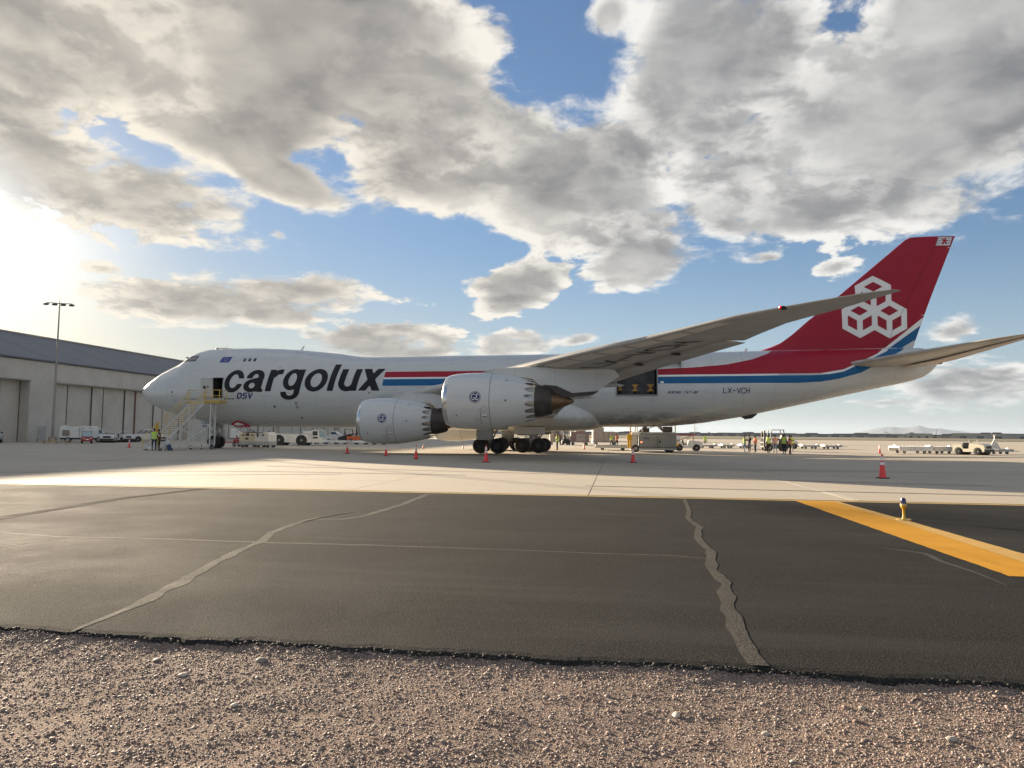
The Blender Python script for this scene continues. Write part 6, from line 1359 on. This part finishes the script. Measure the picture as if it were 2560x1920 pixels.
for k in range(5):
    cbl = MB(); a = Vector((10.9+.28*k, -1.6+.1*k, 2.15)); b = Vector((8.6+.32*k, 5.9, 1.55)); mid = (a+b)/2+Vector((-.1, 0, -.25)); cbl.tube([a, a*.7+mid*.3+Vector((0, 0, -.05)), mid, b*.7+mid*.3, b], .035, 6)
    o = cbl.build('power_cable', m_blk, None); tag(o, '%s black power cable from the left hanging between red hatch and carts' % ['first', 'second', 'middle', 'fourth', 'fifth'][k], 'cable', 'cables below the belly hatch')
tb = empty('tow_bar', (5.3, 8.0, 0), R(-20), 'dark red tow bar on small wheels behind the nose wheels', 'tow bar'); part(tb, 'bar', m_rred, lambda m: (m.cyl((-2, 0, .5), (2.2, 0, .45), .07, None, 8), m.box((.5, 0, .62), (.8, .35, .35), None, .05), m.bar((.5, 0, .6), (.5, 0, 1.25), .10)))
for s in (-1, 1): pwheel(tb, (.5, s*.32, .24), .24, .14)
rb = empty('equipment_trailer', (-16.2, 47.2, 0), R(30), 'pale box trailer seen behind the nose gear', 'trailer'); part(rb, 'box', m_vw, lambda m: m.box((0, 0, 1.35), (2.6, 2.0, 1.7), None, .05)); part(rb, 'frame', m_blk, lambda m: m.box((0, 0, .45), (2.8, 1.6, .14)))
for s in (-1, 1): pwheel(rb, (0, s*.95, .33), .33, .22)
# machines seen between the belly and the inner engine
pickup((-4.6, 60.0), R(5), 'white pickup truck in the distance right of the pushback tractor', 5.0)
for k, (x, y, rz_) in enumerate(((5.9, 30.2, 6), (8.9, 30.0, 6), (11.9, 29.8, 6), (14.6, 29.5, 6))): dolly((x, y), R(rz_), '%s pale flat dolly from the left in the row behind the inner engine' % ['first', 'second', 'third', 'fourth'][k], 2.2, 1.6, .5, m_wrail)
og = empty('belt_loader', (4.6, 48.0, 0), R(8), 'orange belt loader between the pushback tractor and the inner engine', 'belt loader'); part(og, 'chassis', m_org, lambda m: m.box((0, 0, .72), (3.4, 1.7, .62), None, .06)); part(og, 'conveyor', m_blk, lambda m: m.box((.3, 0, 1.55), (5.2, .9, .18), (0, R(-12), 0), .03)); part(og, 'support_arm', m_wrail, lambda m: (m.bar((-.8, -.5, .9), (-.4, -.5, 1.5), .07), m.bar((1.2, -.5, .9), (1.6, -.5, 1.8), .07))); part(og, 'driver_seat', m_blk, lambda m: m.box((-1.2, -.55, 1.2), (.5, .5, .4), None, .05))
for x in (-1.1, 1.1):
    for s in (-1, 1): pwheel(og, (x, s*.78, .33), .33, .22)
forklift((1.5, 52.5), R(15), 'dark forklift left of the orange belt loader', m_blk, 1.05, 2.5); forklift((6.6, 53.5), R(170), 'dark forklift right of the orange belt loader', pm('dark blue machine', (.02, .03, .07), .5), 1.05, 2.6)
# pallets of freight beyond the main gear
def freight(loc, rz, label, cols, wrap, seed):
    rg = np.random.default_rng(seed); t = empty('freight_pallet', (*loc, 0), rz, label, 'pallet', 'freight on pallets behind the aircraft')
    W = sum(c[0] for c in cols)
    part(t, 'base', m_galv, lambda m: m.box((0, 0, .56), (W+.15, 2.3, .06), None, .01)); part(t, 'dolly_frame', m_galv, lambda m: m.box((0, 0, .46), (W+.1, 2.0, .12)))
    for x in (-W*.36, W*.36):
        for s in (-1, 1): pwheel(t, (x, s*.85, .2), .2, .14)
    x = -W/2
    for (w, h) in cols:
        z = .60
        for q in range(max(1, round(h/.62))):
            hh = h/max(1, round(h/.62)); n = max(1, round(2.1/.75))
            for j in range(n):
                d = 2.1/n; part(t, 'carton', wrap[int(rg.integers(len(wrap)))], lambda m: m.box((x+w/2+rg.uniform(-.015, .015), -1.05+d*(j+.5), z+hh/2), (w-.02, d-.02, hh-.015), (0, 0, rg.uniform(-.01, .01)), .012), None)
            z += hh
        x += w
    return t
MW = [m_card, m_wrap, pm('carton pale', (.42, .35, .29), .7, var=.15), pm('carton dull red', (.30, .20, .17), .7, var=.15)]
freight((37.6, 47.3), R(8), 'long stack of brown cartons left of the black forklift', [(.7, 1.3), (.7, 1.3), (.7, 1.1)], MW, 1); freight((41.3, 46.6), R(8), 'stack of reddish cartons right of the black forklift', [(.75, 1.5), (.75, 1.7), (.75, 1.65), (.6, 1.2)], MW[1:], 2); freight((45.2, 49.6), R(8), 'tall shrink-wrapped stack of cartons, rightmost of the freight', [(.85, 2.15), (.85, 2.15), (.8, 1.55), (.8, 1.55), (.7, 1.5)], [MW[1], MW[2]], 3)
forklift((39.2, 44.5), R(-75), 'black forklift between the carton stacks', m_blk, 1.0, 2.35)
dolly((46.6, 12.2), R(3), 'empty flat dolly in front of the tall carton stack', 3.6, 2.3, .55)
# main deck loader on the far side of the fuselage
ld = empty('cargo_loader', (50.55, 6.6, 0), R(2), 'grey and white scissor cargo loader standing under the rear fuselage', 'cargo loader')
part(ld, 'power_unit', m_vg, lambda m: m.box((.35, -1.2, 1.02), (3.5, 1.6, 1.25), None, .06)); part(ld, 'upper_cowl', m_vg, lambda m: m.box((.35, -1.2, 1.80), (3.35, 1.5, .30), None, .06)); part(ld, 'skirt', m_galv, lambda m: m.box((.35, -1.25, .32), (3.6, 1.7, .16), None, .02))
part(ld, 'panel_gap', m_gap, lambda m: m.box((.30, -2.006, 1.02), (.03, .02, 1.1))); part(ld, 'panel_rib', m_vg, lambda m: m.box((.35, -2.01, .55), (3.4, .04, .06))); part(ld, 'tail_lamp', glow('lamp red-orange', (1, .3, .15), .6, (.6, .15, .08)), lambda m: m.box((-1.22, -2.02, .98), (.2, .04, .1), None, .01)); part(ld, 'latch', m_blk, lambda m: m.cyl((.52, -2.0, 1.05), (.52, -2.04, 1.05), .09, None, 12))
s_, b_ = text_sdf('DSV', -1.0, 1.27, .16, adv=1.0, w=.11, slant=.2, sx=1.2); decal('lettering', s_, b_, .012, lambda P: np.stack([P[:, 0], np.full(len(P), -2.008), P[:, 1]], 1), m_navy, ld)
part(ld, 'side_tower', m_wrail, lambda m: m.box((-1.95, -1.0, .95), (.55, 1.2, 1.6), None, .05)); part(ld, 'white_cover', m_vw, lambda m: m.box((-1.75, -1.3, 1.78), (.75, .8, .34), None, .05))
for x, y in ((-2.25, -1.6), (-1.55, -1.0), (2.05, -1.5), (2.05, 1.4), (-1.6, 1.4)): part(ld, 'mast_post', m_wrail if x > -2.2 else m_fyel, lambda m: m.bar((x, y, .3), (x, y, 4.9), .12))
part(ld, 'hose_reel', m_fyel, lambda m: (m.box((-2.35, -1.85, 1.45), (.5, .3, .55), None, .06), m.box((-2.45, -1.9, .9), (.22, .22, .9), None, .04)))
for s in (-1, 1):
    for y in (-.7, .7):
        part(ld, 'scissor_arm', m_soot, lambda m: m.bar((-1.3*s, y, 1.9), (1.5*s, y, 4.6), .16, .2))
part(ld, 'engine_block', m_soot, lambda m: (m.box((-.75, -.9, 2.15), (.7, .9, .5), None, .08), m.box((1.35, -.8, 2.2), (.9, .9, .6), None, .1))); part(ld, 'pipe_run', m_galv, lambda m: (m.tube([(-.6, -1.4, 2.3), (.2, -1.4, 2.55), (.9, -1.4, 2.3)], .05, 8), m.tube([(-.8, -1.3, 2.5), (1.8, -1.3, 2.6)], .04, 8)))
part(ld, 'bridge_deck', m_vg, lambda m: m.box((.2, 0, 4.95), (4.6, 3.2, .2), None, .03)); part(ld, 'chassis', m_soot, lambda m: m.box((.2, .4, .45), (4.6, 2.2, .3)))
for x in (-1.75, 1.55):
    for s in (-1, 1): pwheel(ld, (x, s*1.35-.3, .36), .36, .28)
# tractors and dollies on the open apron at right
t = tow_tractor((54.6, 13.6), R(0), 'white tow tractor carrying pipes right of the cargo loader', 3.0, 1.5, None, False); part(t, 'rack', m_rred, lambda m: (m.bar((-1.3, -.5, 1.75), (.9, -.5, 1.75), .08), m.bar((-1.3, .4, 1.75), (.9, .4, 1.75), .08), m.bar((-1.2, 0, .95), (-1.2, 0, 1.75), .08), m.bar((.6, 0, 1.1), (.6, 0, 1.75), .08), m.bar((-1.2, -.4, 1.0), (.6, -.4, 1.7), .06))); part(t, 'tank', m_vw, lambda m: m.lathe([(-.38, .1), (-.3, .3), (.3, .3), (.38, .1)], (-1.15, -.2, 1.3), 'X', 14)); part(t, 'antenna', m_galv, lambda m: (m.bar((.75, 0, 1.75), (.75, 0, 2.9), .05), m.bar((.9, 0, 2.1), (.9, 0, 2.5), .06))); part(t, 'side_box', m_fyel, lambda m: m.box((-1.25, -.78, .62), (.5, .2, .4), None, .05))
for k, (x, y, L) in enumerate(((58.6, 30.6, 2.3), (61.4, 32.2, 1.5), (64.0, 33.4, 1.4))): dolly((x, y), R(10), ['far flat dolly just right of the tow tractor with pipes', 'far flat dolly in the middle of the distant row', 'far flat dolly behind the standing trio'][k], L, 1.6, .5)
forklift((64.3, 17.5), R(188), 'large dark forklift behind the group of people', pm('dark green machine', (.03, .035, .03), .5), 1.12, 2.0)
tow_tractor((69.6, 34.0), R(170), 'white tow tractor far behind the group of people', 2.4, 1.4)
for k, (x, y) in enumerate(((72.6, 35.4), (75.6, 36.1))): dolly((x, y), R(8), ['left of the two far dollies right of the forklift group', 'right of the two far dollies right of the forklift group'][k], 2.2, 1.6, .5)
dolly((77.3, 14.2), R(12), 'long cream flat dolly left of the white tow tractor', 3.6, 1.7, .72, m_wrail)
dolly((80.3, 14.8), R(12), 'grey flat dolly hidden partly behind the white tow tractor', 2.2, 1.7, .72)
tow_tractor((81.6, 10.6), R(-50), 'cream-white tow tractor with black bumper at far right', 2.9, 1.75, pm('tractor cream', (.68, .64, .52), .4, dirt=(.25, .22, .16), dirt_amt=.25))
d_ = dolly((86.2, 15.6), R(5), 'dolly carrying a pale A-frame rack at the far right', 2.2, 1.6, .5); part(d_, 'rack', m_wrail, lambda m: (m.bar((-.75, 0, .5), (-.2, 0, 1.55), .08), m.bar((.35, 0, .5), (-.2, 0, 1.55), .08), m.bar((-.2, 0, 1.5), (-.2, 0, 1.95), .06), m.raw([(-.7, -.03, .55), (.3, -.03, .55), (-.2, -.03, 1.45)], [(0, 1, 2)]), m.bar((-.3, 0, 1.92), (-.05, 0, 1.98), .09)))
# another freighter parked far beyond
fj = empty('far_jet', (27.0, 122.0, 0), R(0), 'distant parked jet glimpsed below the rear fuselage', 'aircraft'); m_pur = pm('jet purple', (.05, .02, .10), .4)
part(fj, 'fuselage', m_white, lambda m: m.lathe([(-22, .05), (-20.5, 1.0), (-18, 1.8), (-14, 2.0), (10, 2.0), (16, 1.6), (22, .5), (23, .1)], (0, 0, 5.2), 'X', 20)); part(fj, 'fin', m_pur, lambda m: m.prism([(15, 7), (21, 7), (23, 12.2), (20.5, 12.2)], 'XZ', -.2, .2))
for s in (-1, 1):
    part(fj, 'wing', m_grey, lambda m: m.loft([[(-6, s*1.5, 4.0), (2.5, s*1.5, 3.9), (2.5, s*1.5, 3.7), (-6, s*1.5, 3.6)], [(4.5, s*16, 5.2), (6.5, s*16, 5.2), (6.5, s*16, 5.1), (4.5, s*16, 5.1)]])); part(fj, 'engine', m_pur if s < 0 else m_white, lambda m: m.lathe([(-1.9, .85), (-1.7, 1.05), (0, 1.12), (1.5, .9), (2.2, .6)], (-3.5, s*5.6, 2.3), 'X', 18)); part(fj, 'gear', m_tyre, lambda m: (m.cyl((-.5, s*2.8, .5), (-.5, s*3.3, .5), .5, None, 14), m.cyl((-.5, s*3.0, .5), (-.5, s*3.0, 3.6), .12)))
part(fj, 'nose_gear', m_tyre, lambda m: (m.cyl((-16, -.3, .4), (-16, .3, .4), .4, None, 14), m.cyl((-16, 0, .4), (-16, 0, 3.6), .1)))
# ------------------------------------------------------------------ air
mb = MB(); mb.box((0, 0, 229), (84000, 84000, 462)); hz_ = mb.build('haze', None, None, None) if False else None
me = bpy.data.meshes.new('haze'); _h = MB(); _h.box((0, 0, 229), (84000, 84000, 462)); me.from_pydata(_h.v, [], _h.f); me.update(); hz_ = bpy.data.objects.new('haze', me); COL.objects.link(hz_)
mh = bpy.data.materials.new('thin haze'); mh.use_nodes = True; mh.node_tree.nodes.clear(); N_ = NT(mh.node_tree); ho = N_.node('ShaderNodeOutputMaterial'); hv = N_.node('ShaderNodeVolumePrincipled')
hv.inputs['Color'].default_value = (.50, .60, .73, 1); hv.inputs['Density'].default_value = HAZE_D; hv.inputs['Anisotropy'].default_value = .25
N_.l.new(hv.outputs[0], ho.inputs['Volume']); me.materials.append(mh); tag(hz_, kind='stuff'); tag(hz_, 'thin pale haze over the airfield', 'haze')
